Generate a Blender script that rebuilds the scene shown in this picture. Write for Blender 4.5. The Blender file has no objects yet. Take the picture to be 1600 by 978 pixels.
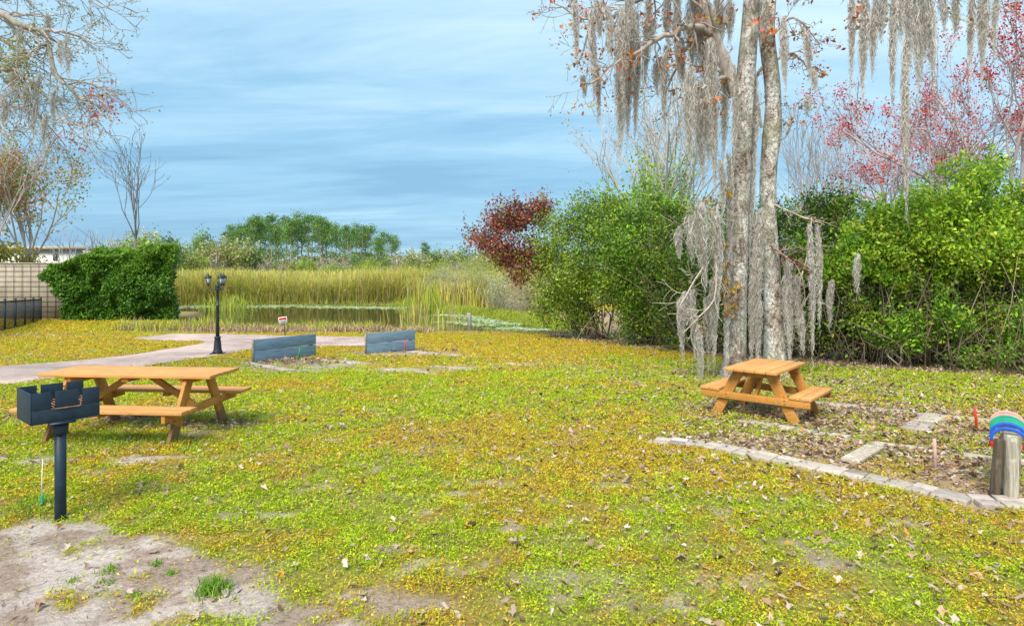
import bpy, math
import numpy as np
from math import radians as R
from mathutils import Vector

C = bpy.context.scene.collection
SC = bpy.context.scene

# ------------------------------------------------------------------ camera, world, sun, exposure
F, HOR, EYE = 1000.0, 422.0, 1.85            # focal length and horizon row of the 1600x978 photo, eye height in metres
cd = bpy.data.cameras.new('camera'); cam = bpy.data.objects.new('camera', cd); C.objects.link(cam)
cam.location = (0, 0, EYE); cam.rotation_euler = (R(90), 0, 0)
cd.sensor_width = 36; cd.lens = 36 * F / 1600; cd.shift_y = -(489 - HOR) / 1600; cd.clip_end = 3000; cd.clip_start = 0.05
SC.camera = cam

SUN_EL, SUN_AZ = 50, 205                      # degrees; azimuth clockwise from +Y (behind the camera, slightly left)
w = bpy.data.worlds.new('World'); SC.world = w; w.use_nodes = True
nt = w.node_tree; nt.nodes.clear()
def N(t, ty, **k):
    n = t.nodes.new(ty)
    for a, b in k.items(): setattr(n, a, b)
    return n
def L(t, a, b): t.links.new(a, b)
def mth(t, op, a, b=None, clamp=False):
    n = N(t, 'ShaderNodeMath', operation=op); n.use_clamp = clamp
    for i, v in enumerate((a, b)):
        if v is None: continue
        if isinstance(v, (int, float)): n.inputs[i].default_value = v
        else: L(t, v, n.inputs[i])
    return n.outputs[0]
def ramp(t, src, stops, interp='LINEAR'):
    n = N(t, 'ShaderNodeValToRGB'); n.color_ramp.interpolation = interp
    e = n.color_ramp.elements
    while len(e) < len(stops): e.new(0.5)
    for q, (p, c) in zip(e, stops): q.position = p; q.color = (*c, 1) if len(c) == 3 else c
    L(t, src, n.inputs[0]); return n.outputs[0]
def mix(t, fac, a, b, mode='MIX'):
    n = N(t, 'ShaderNodeMix', data_type='RGBA', blend_type=mode)
    for s, v in ((n.inputs[0], fac), (n.inputs[6], a), (n.inputs[7], b)):
        if isinstance(v, (int, float)): s.default_value = v
        elif isinstance(v, tuple): s.default_value = (*v, 1)
        else: L(t, v, s)
    return n.outputs[2]
sky = N(nt, 'ShaderNodeTexSky', sky_type='NISHITA'); sky.sun_disc = False
sky.sun_elevation = R(SUN_EL); sky.sun_rotation = R(SUN_AZ)
tc = N(nt, 'ShaderNodeTexCoord'); sp = N(nt, 'ShaderNodeSeparateXYZ'); L(nt, tc.outputs['Generated'], sp.inputs[0])
zz = mth(nt, 'ADD', mth(nt, 'MAXIMUM', sp.outputs[2], 0.0), 0.13)
cx = mth(nt, 'DIVIDE', sp.outputs[0], zz); cy = mth(nt, 'DIVIDE', sp.outputs[1], zz)
cb = N(nt, 'ShaderNodeCombineXYZ'); L(nt, mth(nt, 'MULTIPLY', cx, 0.30), cb.inputs[0]); L(nt, cy, cb.inputs[1])
n1 = N(nt, 'ShaderNodeTexNoise'); n1.inputs['Scale'].default_value = 1.5; n1.inputs['Detail'].default_value = 10; n1.inputs['Roughness'].default_value = 0.64; n1.inputs['Distortion'].default_value = 0.35
L(nt, cb.outputs[0], n1.inputs['Vector'])
n2 = N(nt, 'ShaderNodeTexNoise'); n2.inputs['Scale'].default_value = 0.28; n2.inputs['Detail'].default_value = 3
cb2 = N(nt, 'ShaderNodeVectorMath', operation='ADD'); L(nt, cb.outputs[0], cb2.inputs[0]); cb2.inputs[1].default_value = (3.7, 1.2, 0)
L(nt, cb2.outputs[0], n2.inputs['Vector'])
cl = mth(nt, 'ADD', mth(nt, 'MULTIPLY', n1.outputs[0], 0.50), mth(nt, 'MULTIPLY', n2.outputs[0], 0.38))
cl = mth(nt, 'ADD', cl, mth(nt, 'ADD', mth(nt, 'MULTIPLY', sp.outputs[0], 0.07), mth(nt, 'MULTIPLY', sp.outputs[2], 0.14)))
cl = mth(nt, 'ADD', cl, 0.025)
cloudcol = ramp(nt, cl, [(0.36, (1.55, 3.2, 4.8)), (0.45, (2.2, 4.1, 5.6)), (0.53, (3.3, 5.1, 6.4)), (0.66, (5.2, 6.7, 7.6))])
skyc = mix(nt, 0.88, sky.outputs[0], cloudcol)
bg = N(nt, 'ShaderNodeBackground'); bg.inputs['Strength'].default_value = 0.085
L(nt, skyc, bg.inputs[0]); wo = N(nt, 'ShaderNodeOutputWorld'); L(nt, bg.outputs[0], wo.inputs[0])

sd = bpy.data.lights.new('sun', 'SUN'); sd.energy = 2.9; sd.angle = R(30); sd.color = (1.0, 0.90, 0.76)
sun = bpy.data.objects.new('sun', sd); C.objects.link(sun)
az = R(SUN_AZ); sv = Vector((math.sin(az) * math.cos(R(SUN_EL)), math.cos(az) * math.cos(R(SUN_EL)), math.sin(R(SUN_EL))))
sun.rotation_euler = sv.to_track_quat('Z', 'Y').to_euler()
SC.view_settings.view_transform = 'Standard'; SC.view_settings.look = 'None'; SC.view_settings.gamma = 1
SC.view_settings.exposure = 0.98
SC.render.engine = 'CYCLES'
SC.cycles.max_bounces = 6; SC.cycles.diffuse_bounces = 3; SC.cycles.transmission_bounces = 4; SC.cycles.transparent_max_bounces = 6
SC.cycles.use_denoising = True

# ------------------------------------------------------------------ noise and ground shape
rng = np.random.default_rng(7)
_T = np.random.default_rng(99).random((512, 512))
def vnoise(x, y):
    xi = np.floor(x).astype(int); yi = np.floor(y).astype(int); fx = x - xi; fy = y - yi
    fx = fx * fx * (3 - 2 * fx); fy = fy * fy * (3 - 2 * fy)
    g = lambda a, b: _T[a & 511, b & 511]
    return (g(xi, yi) * (1 - fx) + g(xi + 1, yi) * fx) * (1 - fy) + (g(xi, yi + 1) * (1 - fx) + g(xi + 1, yi + 1) * fx) * fy
def fbm(x, y, s=1.0, o=4, off=0.0):
    x = np.asarray(x, float) * s + off + 1000; y = np.asarray(y, float) * s + off * 1.7 + 1000
    a, t, r = 0.5, 0, 0
    for i in range(o):
        r = r + a * vnoise(x, y); t += a; x = x * 2.03 + 17; y = y * 2.03 + 31; a *= .5
    return r / t
def sst(a, b, x):
    t = np.clip((x - a) / (b - a), 0, 1); return t * t * (3 - 2 * t)
POND = np.array([(-15.5, 27.8), (-8, 26.9), (1.6, 26.7), (2.4, 28.5), (1.2, 31), (-1.3, 37), (-4.6, 41), (-6.5, 46.5), (-10, 49.5), (-34, 50), (-36, 42), (-19, 40), (-16.6, 33)])
WATER_Z = -0.86
def sdpoly(x, y, P):
    d = np.full(np.shape(x), 1e9); ins = np.zeros(np.shape(x), bool)
    for i in range(len(P)):
        a, b = P[i], P[(i + 1) % len(P)]
        ex, ey = b - a; wx, wy = x - a[0], y - a[1]
        t = np.clip((wx * ex + wy * ey) / (ex * ex + ey * ey), 0, 1)
        d = np.minimum(d, (wx - ex * t) ** 2 + (wy - ey * t) ** 2)
        c = (a[1] <= y) != (b[1] <= y)
        with np.errstate(divide='ignore', invalid='ignore'):
            xc = a[0] + (y - a[1]) * ex / (ey if ey != 0 else 1e-9)
        ins ^= c & (x < xc)
    return np.where(ins, -1, 1) * np.sqrt(d)
def gz0(y): return np.where(y > 5, -0.03 * (np.minimum(y, 28.5) - 5), 0.0)
def gz(x, y):
    x = np.asarray(x, float); y = np.asarray(y, float)
    z = gz0(y) + (fbm(x, y, 1.3, 3) - .5) * .035
    d = sdpoly(x, y, POND)
    k = sst(0.5, -1.1, d)
    return z * (1 - k) + (-1.55) * k
def at(px, py, Y): return Vector(((px - 800) / F * Y, Y, EYE - (py - HOR) / F * Y))
def G(px, py):                                 # the point of the ground seen at a pixel of the photo
    s = (py - HOR) / F
    Y = EYE / s
    if Y > 5: Y = 1.70 / (s - .03)
    X = (px - 800) / F * Y
    return Vector((X, Y, float(gz(X, Y))))

# ------------------------------------------------------------------ mesh accumulator
class Acc:
    def __init__(s): s.v = []; s.q = []; s.t = []; s.c = []; s.n = 0
    def add(s, V, Q=None, T=None, col=(1, 1, 1)):
        V = np.asarray(V, float).reshape(-1, 3); col = np.asarray(col, float)
        s.v.append(V); s.c.append(np.broadcast_to(col, V.shape) if col.ndim == 1 else col)
        if Q is not None and len(Q): s.q.append(np.asarray(Q, int) + s.n)
        if T is not None and len(T): s.t.append(np.asarray(T, int) + s.n)
        s.n += len(V); return s
    def quads(s, V, col):                      # V (n,4,3)
        n = len(V); s.add(V.reshape(-1, 3), np.arange(n * 4).reshape(n, 4), None, np.repeat(np.asarray(col, float), 4, 0) if np.ndim(col) == 2 else col); return s
    def tube(s, pts, rad, n=6, col=(1, 1, 1), cap=True):
        P = np.asarray([tuple(p) for p in pts], float); m = len(P)
        r = np.broadcast_to(np.asarray(rad, float), (m,))
        d = np.gradient(P, axis=0); d /= np.linalg.norm(d, axis=1)[:, None] + 1e-9
        up = np.array([0, 0, 1.]) if abs(d[:, 2]).mean() < .8 else np.array([1., 0, 0])
        a = np.cross(d, up); a /= np.linalg.norm(a, axis=1)[:, None] + 1e-9; b = np.cross(d, a)
        th = np.arange(n) * 2 * math.pi / n
        V = P[:, None] + r[:, None, None] * (np.cos(th)[None, :, None] * a[:, None] + np.sin(th)[None, :, None] * b[:, None])
        i = np.arange(m - 1)[:, None] * n; j = np.arange(n)[None]; j2 = (j + 1) % n
        Q = np.stack([i + j, i + n + j, i + n + j2, i + j2], -1).reshape(-1, 4)
        V = V.reshape(-1, 3); T = None
        if cap:
            V = np.vstack([V, P[0], P[-1]]); k = m * n; jj = np.arange(n)
            T = np.vstack([np.stack([np.full(n, k), jj, (jj + 1) % n], -1), np.stack([np.full(n, k + 1), (m - 1) * n + (jj + 1) % n, (m - 1) * n + jj], -1)])
        return s.add(V, Q, T, col)
    def beam(s, p0, p1, w, h, up=(0, 0, 1), col=(1, 1, 1)):   # oriented box from p0 to p1; w across, h along 'up'
        p0, p1, up = Vector(p0), Vector(p1), Vector(up); d = (p1 - p0).normalized()
        a = d.cross(up).normalized(); b = a.cross(d).normalized()
        V = [p + a * (sx * w / 2) + b * (sz * h / 2) for p in (p0, p1) for sx, sz in ((-1, -1), (1, -1), (1, 1), (-1, 1))]
        Q = [(0, 1, 2, 3), (7, 6, 5, 4), (0, 4, 5, 1), (1, 5, 6, 2), (2, 6, 7, 3), (3, 7, 4, 0)]
        return s.add([tuple(v) for v in V], Q, None, col)
    def box(s, c, size, col=(1, 1, 1)):
        c = Vector(c); return s.beam(c - Vector((size[0] / 2, 0, 0)), c + Vector((size[0] / 2, 0, 0)), size[1], size[2], (0, 0, 1), col)
    def lathe(s, prof, n=16, org=(0, 0, 0), col=(1, 1, 1)):
        o = np.array(tuple(org)); th = np.arange(n) * 2 * math.pi / n
        V = np.array([[(r * math.cos(t), r * math.sin(t), z) for t in th] for r, z in prof]).reshape(-1, 3) + o
        m = len(prof); i = np.arange(m - 1)[:, None] * n; j = np.arange(n)[None]; j2 = (j + 1) % n
        Q = np.stack([i + j, i + j2, i + n + j2, i + n + j], -1).reshape(-1, 4)
        V = np.vstack([V, o + (0, 0, prof[0][1]), o + (0, 0, prof[-1][1])]); k = m * n; jj = np.arange(n)
        T = np.vstack([np.stack([np.full(n, k), (jj + 1) % n, jj], -1), np.stack([np.full(n, k + 1), (m - 1) * n + jj, (m - 1) * n + (jj + 1) % n], -1)])
        return s.add(V, Q, T, col)
    def leaves(s, P, L_, W_, col, tilt=None, r=rng, down=None):   # diamond leaves, folded a little
        P = np.asarray(P, float); n = len(P)
        if n == 0: return s
        d = r.normal(size=(n, 3))
        if tilt is not None: d[:, 2] *= tilt
        if down is not None: d[:, 2] -= down
        d /= np.linalg.norm(d, axis=1)[:, None]
        e = r.normal(size=(n, 3))
        if tilt is not None: e[:, 2] *= tilt
        e -= (e * d).sum(1)[:, None] * d; e /= np.linalg.norm(e, axis=1)[:, None] + 1e-9
        u = np.cross(d, e)
        Ls = (L_ * (0.55 + .9 * r.random(n) ** 1.3))[:, None]; Ws = Ls * W_
        V = np.stack([P - d * Ls / 2, P + e * Ws / 2 + u * Ws * .18, P + d * Ls / 2, P - e * Ws / 2 + u * Ws * .18], 1)
        return s.quads(V, col)
    def build(s, name, mat=None, parent=None, smooth=False, bevel=0, loc=None):
        me = bpy.data.meshes.new(name)
        if s.n:
            V = np.vstack(s.v); q = np.vstack(s.q) if s.q else np.zeros((0, 4), int); t = np.vstack(s.t) if s.t else np.zeros((0, 3), int)
            me.vertices.add(len(V)); me.vertices.foreach_set('co', V.astype(np.float32).ravel())
            nl = q.size + t.size; me.loops.add(nl); me.loops.foreach_set('vertex_index', np.concatenate([q.ravel(), t.ravel()]).astype(np.int32))
            me.polygons.add(len(q) + len(t))
            me.polygons.foreach_set('loop_start', np.concatenate([np.arange(len(q)) * 4, q.size + np.arange(len(t)) * 3]).astype(np.int32))
            if smooth: me.polygons.foreach_set('use_smooth', np.ones(len(q) + len(t), bool))
            me.update(calc_edges=True)
            ca = me.attributes.new('Col', 'FLOAT_COLOR', 'POINT'); cc = np.ones((len(V), 4), np.float32); cc[:, :3] = np.vstack(s.c)
            ca.data.foreach_set('color', cc.ravel())
        if mat: me.materials.append(mat)
        o = bpy.data.objects.new(name, me); C.objects.link(o)
        if parent: o.parent = parent
        if loc is not None: o.location = loc
        if bevel:
            b = o.modifiers.new('bevel', 'BEVEL'); b.width = bevel; b.segments = 2; b.limit_method = 'ANGLE'
        return o
def tag(o, label=None, cat=None, group=None, kind=None):
    for k, v in (('label', label), ('category', cat), ('group', group), ('kind', kind)):
        if v: o[k] = v
    return o
def thing(name, label, cat, loc=(0, 0, 0), rz=0, group=None):
    o = bpy.data.objects.new(name, None); C.objects.link(o); o.location = loc; o.rotation_euler = (0, 0, rz); o.empty_display_size = .2
    return tag(o, label, cat, group)
def dup(root, loc, rz=0, scale=1, label=None, group=None):
    r = root.copy(); C.objects.link(r); r.location = loc; r.rotation_euler = (0, 0, rz); r.scale = (scale,) * 3 if np.isscalar(scale) else scale
    if label: r['label'] = label
    if group: r['group'] = group
    for ch in list(root.children):
        c = ch.copy(); C.objects.link(c); c.parent = r
        for g in list(ch.children):
            d = g.copy(); C.objects.link(d); d.parent = c
    return r
def pal(r, n, cols, jit=.18):                   # random picks from a palette, with a brightness jitter
    c = np.array([q[:3] for q in cols]); p = np.array([q[3] for q in cols], float); p /= p.sum()
    k = c[r.choice(len(c), n, p=p)]; j = 1 + jit * r.normal(size=(n, 1))
    return np.clip(k * np.clip(j, .45, 1.7), .004, .95)

# ------------------------------------------------------------------ materials
def mat(name, f):
    m = bpy.data.materials.new(name); m.use_nodes = True; t = m.node_tree; t.nodes.clear()
    out = N(t, 'ShaderNodeOutputMaterial'); sh = f(t); L(t, sh, out.inputs[0]); return m
def prin(t, col, rough=.7, spec=.3, metal=0, bump=None, bstr=.3, bdist=.01):
    p = N(t, 'ShaderNodeBsdfPrincipled')
    for k, v in (('Base Color', col), ('Roughness', rough), ('Metallic', metal), ('Specular IOR Level', spec)):
        if isinstance(v, tuple): p.inputs[k].default_value = (*v, 1)
        elif isinstance(v, (int, float)): p.inputs[k].default_value = v
        else: L(t, v, p.inputs[k])
    if bump is not None:
        b = N(t, 'ShaderNodeBump'); b.inputs['Strength'].default_value = bstr; b.inputs['Distance'].default_value = bdist
        L(t, bump, b.inputs['Height']); L(t, b.outputs[0], p.inputs['Normal'])
    return p
def attr(t): return N(t, 'ShaderNodeAttribute', attribute_name='Col').outputs['Color']
def noise(t, scale, detail=4, vec=None, rough=.55, dist=0, gen='Object', sc=None):
    n = N(t, 'ShaderNodeTexNoise'); n.inputs['Scale'].default_value = scale; n.inputs['Detail'].default_value = detail
    n.inputs['Roughness'].default_value = rough; n.inputs['Distortion'].default_value = dist
    v = vec if vec is not None else N(t, 'ShaderNodeTexCoord').outputs[gen]
    if sc:
        mp = N(t, 'ShaderNodeMapping'); mp.inputs['Scale'].default_value = sc; L(t, v, mp.inputs[0]); v = mp.outputs[0]
    L(t, v, n.inputs['Vector']); return n.outputs[0]
def f_leaf(trans, rough=.5, spec=.35, tint=(1.25, 1.3, .7)):
    def f(t):
        a = attr(t); p = prin(t, a, rough, spec)
        tr = N(t, 'ShaderNodeBsdfTranslucent'); L(t, mix(t, 1.0, a, tint, 'MULTIPLY'), tr.inputs[0])
        m = N(t, 'ShaderNodeMixShader'); m.inputs[0].default_value = trans; L(t, p.outputs[0], m.inputs[1]); L(t, tr.outputs[0], m.inputs[2]); return m.outputs[0]
    return f
M_leaf = mat('leaf', f_leaf(.32)); M_grass = mat('grass_leaf', f_leaf(.22, .65, .2)); M_dry = mat('dry_leaf', f_leaf(.1, .8, .15, (1, 1, 1))); M_moss = mat('spanish_moss', f_leaf(.45, .95, .02, (1, 1, 1)))
def f_bark(t):
    c = mix(t, 1.0, attr(t), ramp(t, noise(t, 9, 6, sc=(1, 1, .35)), [(.3, (.55, .52, .5)), (.7, (1.35, 1.33, 1.3))]), 'MULTIPLY')
    return prin(t, c, .9, .1, bump=noise(t, 30, 5, sc=(1, 1, .3)), bstr=.5, bdist=.02).outputs[0]
M_bark = mat('bark', f_bark)
def f_twig(t): return prin(t, attr(t), .9, .1).outputs[0]
M_twig = mat('twig', f_twig)
def f_syc(t):
    v = N(t, 'ShaderNodeTexCoord').outputs['Object']
    a = noise(t, 3.2, 7, v, .65, .6, sc=(1, 1, .6)); b = noise(t, 16, 6, v, .7, .2, sc=(1, 1, .7)); c2 = noise(t, 45, 4, v, .6)
    c = ramp(t, a, [(.34, (.17, .12, .09)), (.43, (.36, .31, .27)), (.53, (.56, .53, .50)), (.64, (.78, .78, .78))])
    c = mix(t, 1.0, c, ramp(t, b, [(.36, (.25, .20, .17)), (.47, (.85, .82, .79)), (.75, (1.15, 1.17, 1.18))]), 'MULTIPLY')
    vo = N(t, 'ShaderNodeTexVoronoi', feature='DISTANCE_TO_EDGE'); vo.inputs['Scale'].default_value = 17; mp = N(t, 'ShaderNodeMapping'); mp.inputs['Scale'].default_value = (1, 1, .45)
    nv = N(t, 'ShaderNodeMix', data_type='VECTOR'); nv.inputs[0].default_value = .30; L(t, v, nv.inputs[4]); nn_ = N(t, 'ShaderNodeTexNoise'); nn_.inputs['Scale'].default_value = 5; nn_.inputs['Detail'].default_value = 5; L(t, v, nn_.inputs['Vector']); L(t, nn_.outputs['Color'], nv.inputs[5])
    L(t, nv.outputs[1], mp.inputs[0]); L(t, mp.outputs[0], vo.inputs['Vector'])
    crk = ramp(t, vo.outputs['Distance'], [(.0, (.30, .25, .21)), (.09, (1, 1, 1))]); c = mix(t, .42, c, mix(t, 1.0, c, crk, 'MULTIPLY'))
    c = mix(t, ramp(t, noise(t, 1.1, 3, v), [(.52, (0, 0, 0)), (.68, (.5, .5, .5))]), c, (.34, .36, .25))
    c = mix(t, 1.0, c, attr(t), 'MULTIPLY')
    h = mth(t, 'ADD', mth(t, 'ADD', mth(t, 'MULTIPLY', b, 1.0), mth(t, 'MULTIPLY', c2, .5)), mth(t, 'MINIMUM', mth(t, 'MULTIPLY', vo.outputs['Distance'], 5.0), .6))
    return prin(t, c, .9, .15, bump=h, bstr=.9, bdist=.03).outputs[0]
M_syc = mat('mottled_bark', f_syc)
def f_ground(t):
    v = N(t, 'ShaderNodeTexCoord').outputs['Object']
    a = ramp(t, noise(t, 26, 6, v, .7), [(.25, (.45, .42, .4)), (.5, (1, 1, 1)), (.75, (1.35, 1.32, 1.28))])
    b = ramp(t, noise(t, 90, 3, v, .7), [(.3, (.7, .68, .66)), (.7, (1.2, 1.2, 1.2))])
    c = mix(t, 1.0, mix(t, 1.0, attr(t), a, 'MULTIPLY'), b, 'MULTIPLY')
    return prin(t, c, .95, .1, bump=noise(t, 40, 5, v, .65), bstr=.6, bdist=.02).outputs[0]
M_ground = mat('ground_soil', f_ground)
def f_tbl(t):
    g = noise(t, 6, 8, rough=.7, dist=.5, sc=(.35, 7, 7)); s = noise(t, 3.0, 6, rough=.65)
    c = mix(t, 1.0, attr(t), ramp(t, g, [(.30, (.62, .56, .50)), (.48, (.95, .94, .92)), (.7, (1.10, 1.09, 1.08))]), 'MULTIPLY')
    c = mix(t, ramp(t, noise(t, 5, 6, rough=.7), [(.56, (0, 0, 0)), (.70, (.45, .45, .45))]), c, (.36, .29, .22))
    c = mix(t, 1.0, c, ramp(t, s, [(.3, (.86, .84, .82)), (.7, (1.08, 1.08, 1.08))]), 'MULTIPLY')
    sp_ = ramp(t, noise(t, 55, 2, rough=.5), [(.655, (0, 0, 0)), (.69, (.8, .8, .8))])
    c = mix(t, sp_, c, (.16, .09, .04))
    return prin(t, c, .65, .25, bump=g, bstr=.25, bdist=.004).outputs[0]
M_tbl = mat('stained_timber', f_tbl)
def f_board(t):
    g = noise(t, 5, 7, rough=.65, sc=(.6, 7, 7)); c = ramp(t, g, [(.28, (.10, .12, .13)), (.4, (.13, .20, .27)), (.55, (.17, .27, .37)), (.75, (.22, .34, .45))])
    c = mix(t, ramp(t, noise(t, 4, 6), [(.6, (0, 0, 0)), (.72, (.5, .5, .5))]), c, (.32, .36, .37))
    return prin(t, c, .85, .15, bump=g, bstr=.5, bdist=.006).outputs[0]
M_board = mat('blue_painted_timber', f_board)
def f_old(t):
    g = noise(t, 5, 7, rough=.7, dist=.4, sc=(5, 5, .5)); c = ramp(t, g, [(.3, (.13, .11, .09)), (.5, (.30, .27, .23)), (.7, (.46, .43, .38))])
    c = mix(t, ramp(t, noise(t, 7, 5), [(.56, (0, 0, 0)), (.66, (.7, .7, .7))]), c, (.48, .5, .45))
    c = mix(t, 1.0, c, attr(t), 'MULTIPLY')
    return prin(t, c, .95, .05, bump=g, bstr=.8, bdist=.01).outputs[0]
M_old = mat('weathered_timber', f_old)
def f_grill(t):
    n = noise(t, 14, 6, rough=.65); c = ramp(t, n, [(.3, (.006, .018, .034)), (.55, (.010, .028, .052)), (.8, (.022, .048, .08))])
    c = mix(t, ramp(t, noise(t, 60, 3), [(.74, (0, 0, 0)), (.8, (.4, .4, .4))]), c, (.13, .08, .05))
    return prin(t, c, ramp(t, n, [(.3, (.45,) * 3), (.7, (.65,) * 3)]), .45, bump=noise(t, 120, 2), bstr=.1, bdist=.003).outputs[0]
M_grill = mat('dark_blue_painted_steel', f_grill)
def plain(name, col, rough=.6, spec=.3, metal=0, var=.12, sc=12):
    def f(t):
        n = noise(t, sc, 5); c = mix(t, 1.0, col, ramp(t, n, [(.3, (1 - var,) * 3), (.7, (1 + var,) * 3)]), 'MULTIPLY')
        return prin(t, c, rough, spec, metal, bump=n, bstr=.1, bdist=.004).outputs[0]
    return mat(name, f)
M_black = plain('black_painted_metal', (.016, .022, .032), .45, .5)
M_fence = plain('dark_metal', (.03, .04, .055), .5, .4)
M_rust = plain('rusty_steel', (.32, .16, .10), .8, .2, var=.4, sc=40)
M_ash = plain('ash_and_charcoal', (.16, .14, .13), .95, .05, var=.6, sc=50)
M_white = plain('white_paint', (.78, .78, .76), .55)
M_red = plain('red_paint', (.55, .03, .025), .5); M_green = plain('green_paint', (.03, .26, .12), .5)
M_blue = plain('blue_paint', (.02, .10, .50), .45); M_teal = plain('sea_green_paint', (.02, .33, .20), .45)
M_pink = plain('faded_pink_paint', (.62, .34, .30), .6); M_orange = plain('pale_orange_paint', (.70, .42, .20), .6)
M_tan = plain('pale_pink_timber', (.50, .34, .28), .85, .1, var=.25)
M_dark = plain('dark_window', (.03, .035, .04), .2, .5)
def f_glass(t):
    return prin(t, (.55, .62, .66), .12, .6).outputs[0]
M_glass = mat('frosted_glass', f_glass)
def f_wall(t):
    b = N(t, 'ShaderNodeTexBrick'); v = N(t, 'ShaderNodeTexCoord').outputs['Object']
    mp = N(t, 'ShaderNodeMapping'); mp.inputs['Rotation'].default_value = (R(-90), 0, 0); L(t, v, mp.inputs[0]); L(t, mp.outputs[0], b.inputs[0])
    b.inputs['Scale'].default_value = 1; b.inputs['Brick Width'].default_value = .41; b.inputs['Row Height'].default_value = .2; b.inputs['Mortar Size'].default_value = .008
    b.inputs['Color1'].default_value = (.50, .43, .35, 1); b.inputs['Color2'].default_value = (.44, .38, .31, 1); b.inputs['Mortar'].default_value = (.34, .29, .24, 1)
    c = mix(t, 1.0, b.outputs[0], ramp(t, noise(t, 1.3, 6, v), [(.3, (.75, .74, .72)), (.7, (1.1, 1.1, 1.1))]), 'MULTIPLY')
    return prin(t, c, .9, .1).outputs[0]
M_wall = mat('concrete_block', f_wall)
def f_path(t):
    b = N(t, 'ShaderNodeTexBrick'); v = N(t, 'ShaderNodeTexCoord').outputs['Object']
    mp = N(t, 'ShaderNodeMapping'); mp.inputs['Rotation'].default_value = (0, 0, R(28)); L(t, v, mp.inputs[0]); L(t, mp.outputs[0], b.inputs[0])
    b.inputs['Scale'].default_value = 1; b.inputs['Brick Width'].default_value = .22; b.inputs['Row Height'].default_value = .11; b.inputs['Mortar Size'].default_value = .006
    b.inputs['Color1'].default_value = (.54, .43, .39, 1); b.inputs['Color2'].default_value = (.47, .36, .33, 1); b.inputs['Mortar'].default_value = (.24, .20, .17, 1)
    c = mix(t, 1.0, b.outputs[0], ramp(t, noise(t, .9, 6, v), [(.35, (.72, .70, .70)), (.6, (1.12, 1.1, 1.1))]), 'MULTIPLY')
    return prin(t, c, .9, .15, bump=b.outputs[1], bstr=-.3, bdist=.004).outputs[0]
M_path = mat('pink_pavers', f_path)
def f_brick(t):
    n = noise(t, 18, 6, rough=.7); c = mix(t, 1.0, attr(t), ramp(t, n, [(.3, (.7, .68, .66)), (.7, (1.2, 1.2, 1.2))]), 'MULTIPLY')
    return prin(t, c, .9, .1, bump=n, bstr=.4, bdist=.006).outputs[0]
M_brick = mat('old_paver', f_brick)
def f_water(t):
    p = prin(t, (.028, .030, .018), .04, .5, bump=noise(t, 2.2, 4, sc=(1, .5, 1)), bstr=.05, bdist=.05); return p.outputs[0]
M_water = mat('pond_water', f_water)

# ------------------------------------------------------------------ ground cover maps (real patches of the lawn)
_sb = [(-200, 812), (0, 824), (95, 818), (200, 850), (330, 880), (420, 925), (520, 978)]
_sbx = []; _sby = []
for a, b in _sb:
    g = G(a, b); _sbx.append(g.x); _sby.append(g.y)
_sbx += [-.3, .5]; _sby += [2.6, 1.5]
_sand = [(492, 766, .16, .07, 1), (435, 806, .16, .06, .9), (235, 716, .30, .10, 1), (215, 722, .2, .08, 1), (630, 945, .20, .09, .8), (560, 930, .2, .1, .7), (300, 680, .3, .2, .6), (335, 905, .3, .1, .5), (70, 720, .25, .16, .8),
         (360, 808, .12, .05, .6), (900, 905, .3, .12, .45), (960, 935, .2, .12, .4), (1130, 905, .2, .1, .4), (690, 700, .3, .2, .35), (620, 860, .15, .07, .6), (640, 578, .9, .35, .9), (705, 575, .7, .3, .8), (815, 570, .8, .25, .6),
         (480, 572, 1.3, .5, .9), (640, 553, 1.4, .5, .8), (455, 580, .7, .3, .9), (40, 528, 1.5, .5, .0)]
_sandw = [(G(a, b), rx, ry, k) for a, b, rx, ry, k in _sand]
PIT = np.array([tuple(G(a, b))[:2] for a, b in [(1040, 690), (1180, 712), (1330, 742), (1460, 772), (1620, 800), (1800, 760), (1750, 660), (1560, 655), (1390, 640), (1270, 628), (1160, 652)]])
HEDGE = np.array([tuple(G(a, b))[:2] for a, b in [(848, 527), (900, 532), (1000, 545), (1100, 556), (1200, 566), (1300, 573), (1450, 583), (1600, 592), (1800, 604)]] + [(22, 40), (2.5, 40)])
def blob(x, y, g, rx, ry, soft=.5):
    return sst(1 + soft, 1 - soft, np.sqrt(((x - g.x) / rx) ** 2 + ((y - g.y) / ry) ** 2) + (fbm(x, y, 4.0, 3, 5) - .5) * 1.6)
def sandm(x, y):
    yb = np.interp(x, _sbx, _sby)
    m = sst(-.16, .14, yb + .10 - y + (fbm(x, y, 3.2, 4, 3) - .5) * .7)
    m = m * (1 - .75 * sst(.58, .66, fbm(x, y, 3.5, 4, 12)))
    for g, rx, ry, k in _sandw: m = np.maximum(m, k * blob(x, y, g, rx, ry))
    m = np.maximum(m, .7 * sst(.70, .78, fbm(x, y, 3.1, 4, 41)))
    return m
_lit = [(G(160, 650), 1.25, .55, .9), (G(300, 665), .7, .35, .7), (G(1190, 640), .9, .7, .9), (G(1250, 600), 2.2, 1.0, .7), (G(1150, 585), 1.4, 1.0, .5), (G(465, 566), 1.2, .6, 1.0), (G(630, 550), 1.4, .6, .9), (G(20, 525), 2.5, .6, .8), (G(1330, 640), 1.8, .8, .55)]
def litm(x, y):
    m = np.zeros(np.shape(x))
    for g, rx, ry, k in _lit: m = np.maximum(m, k * blob(x, y, g, rx, ry))
    m = np.maximum(m, sst(.12, -.15, sdpoly(x, y, PIT)) * (.50 + .45 * sst(.38, .58, fbm(x, y, 1.6, 3, 77))))
    m = np.maximum(m, sst(.25, -.35, sdpoly(x, y, HEDGE) + (fbm(x, y, 2, 3, 8) - .5) * .6))
    return np.clip(m, 0, 1)
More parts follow.
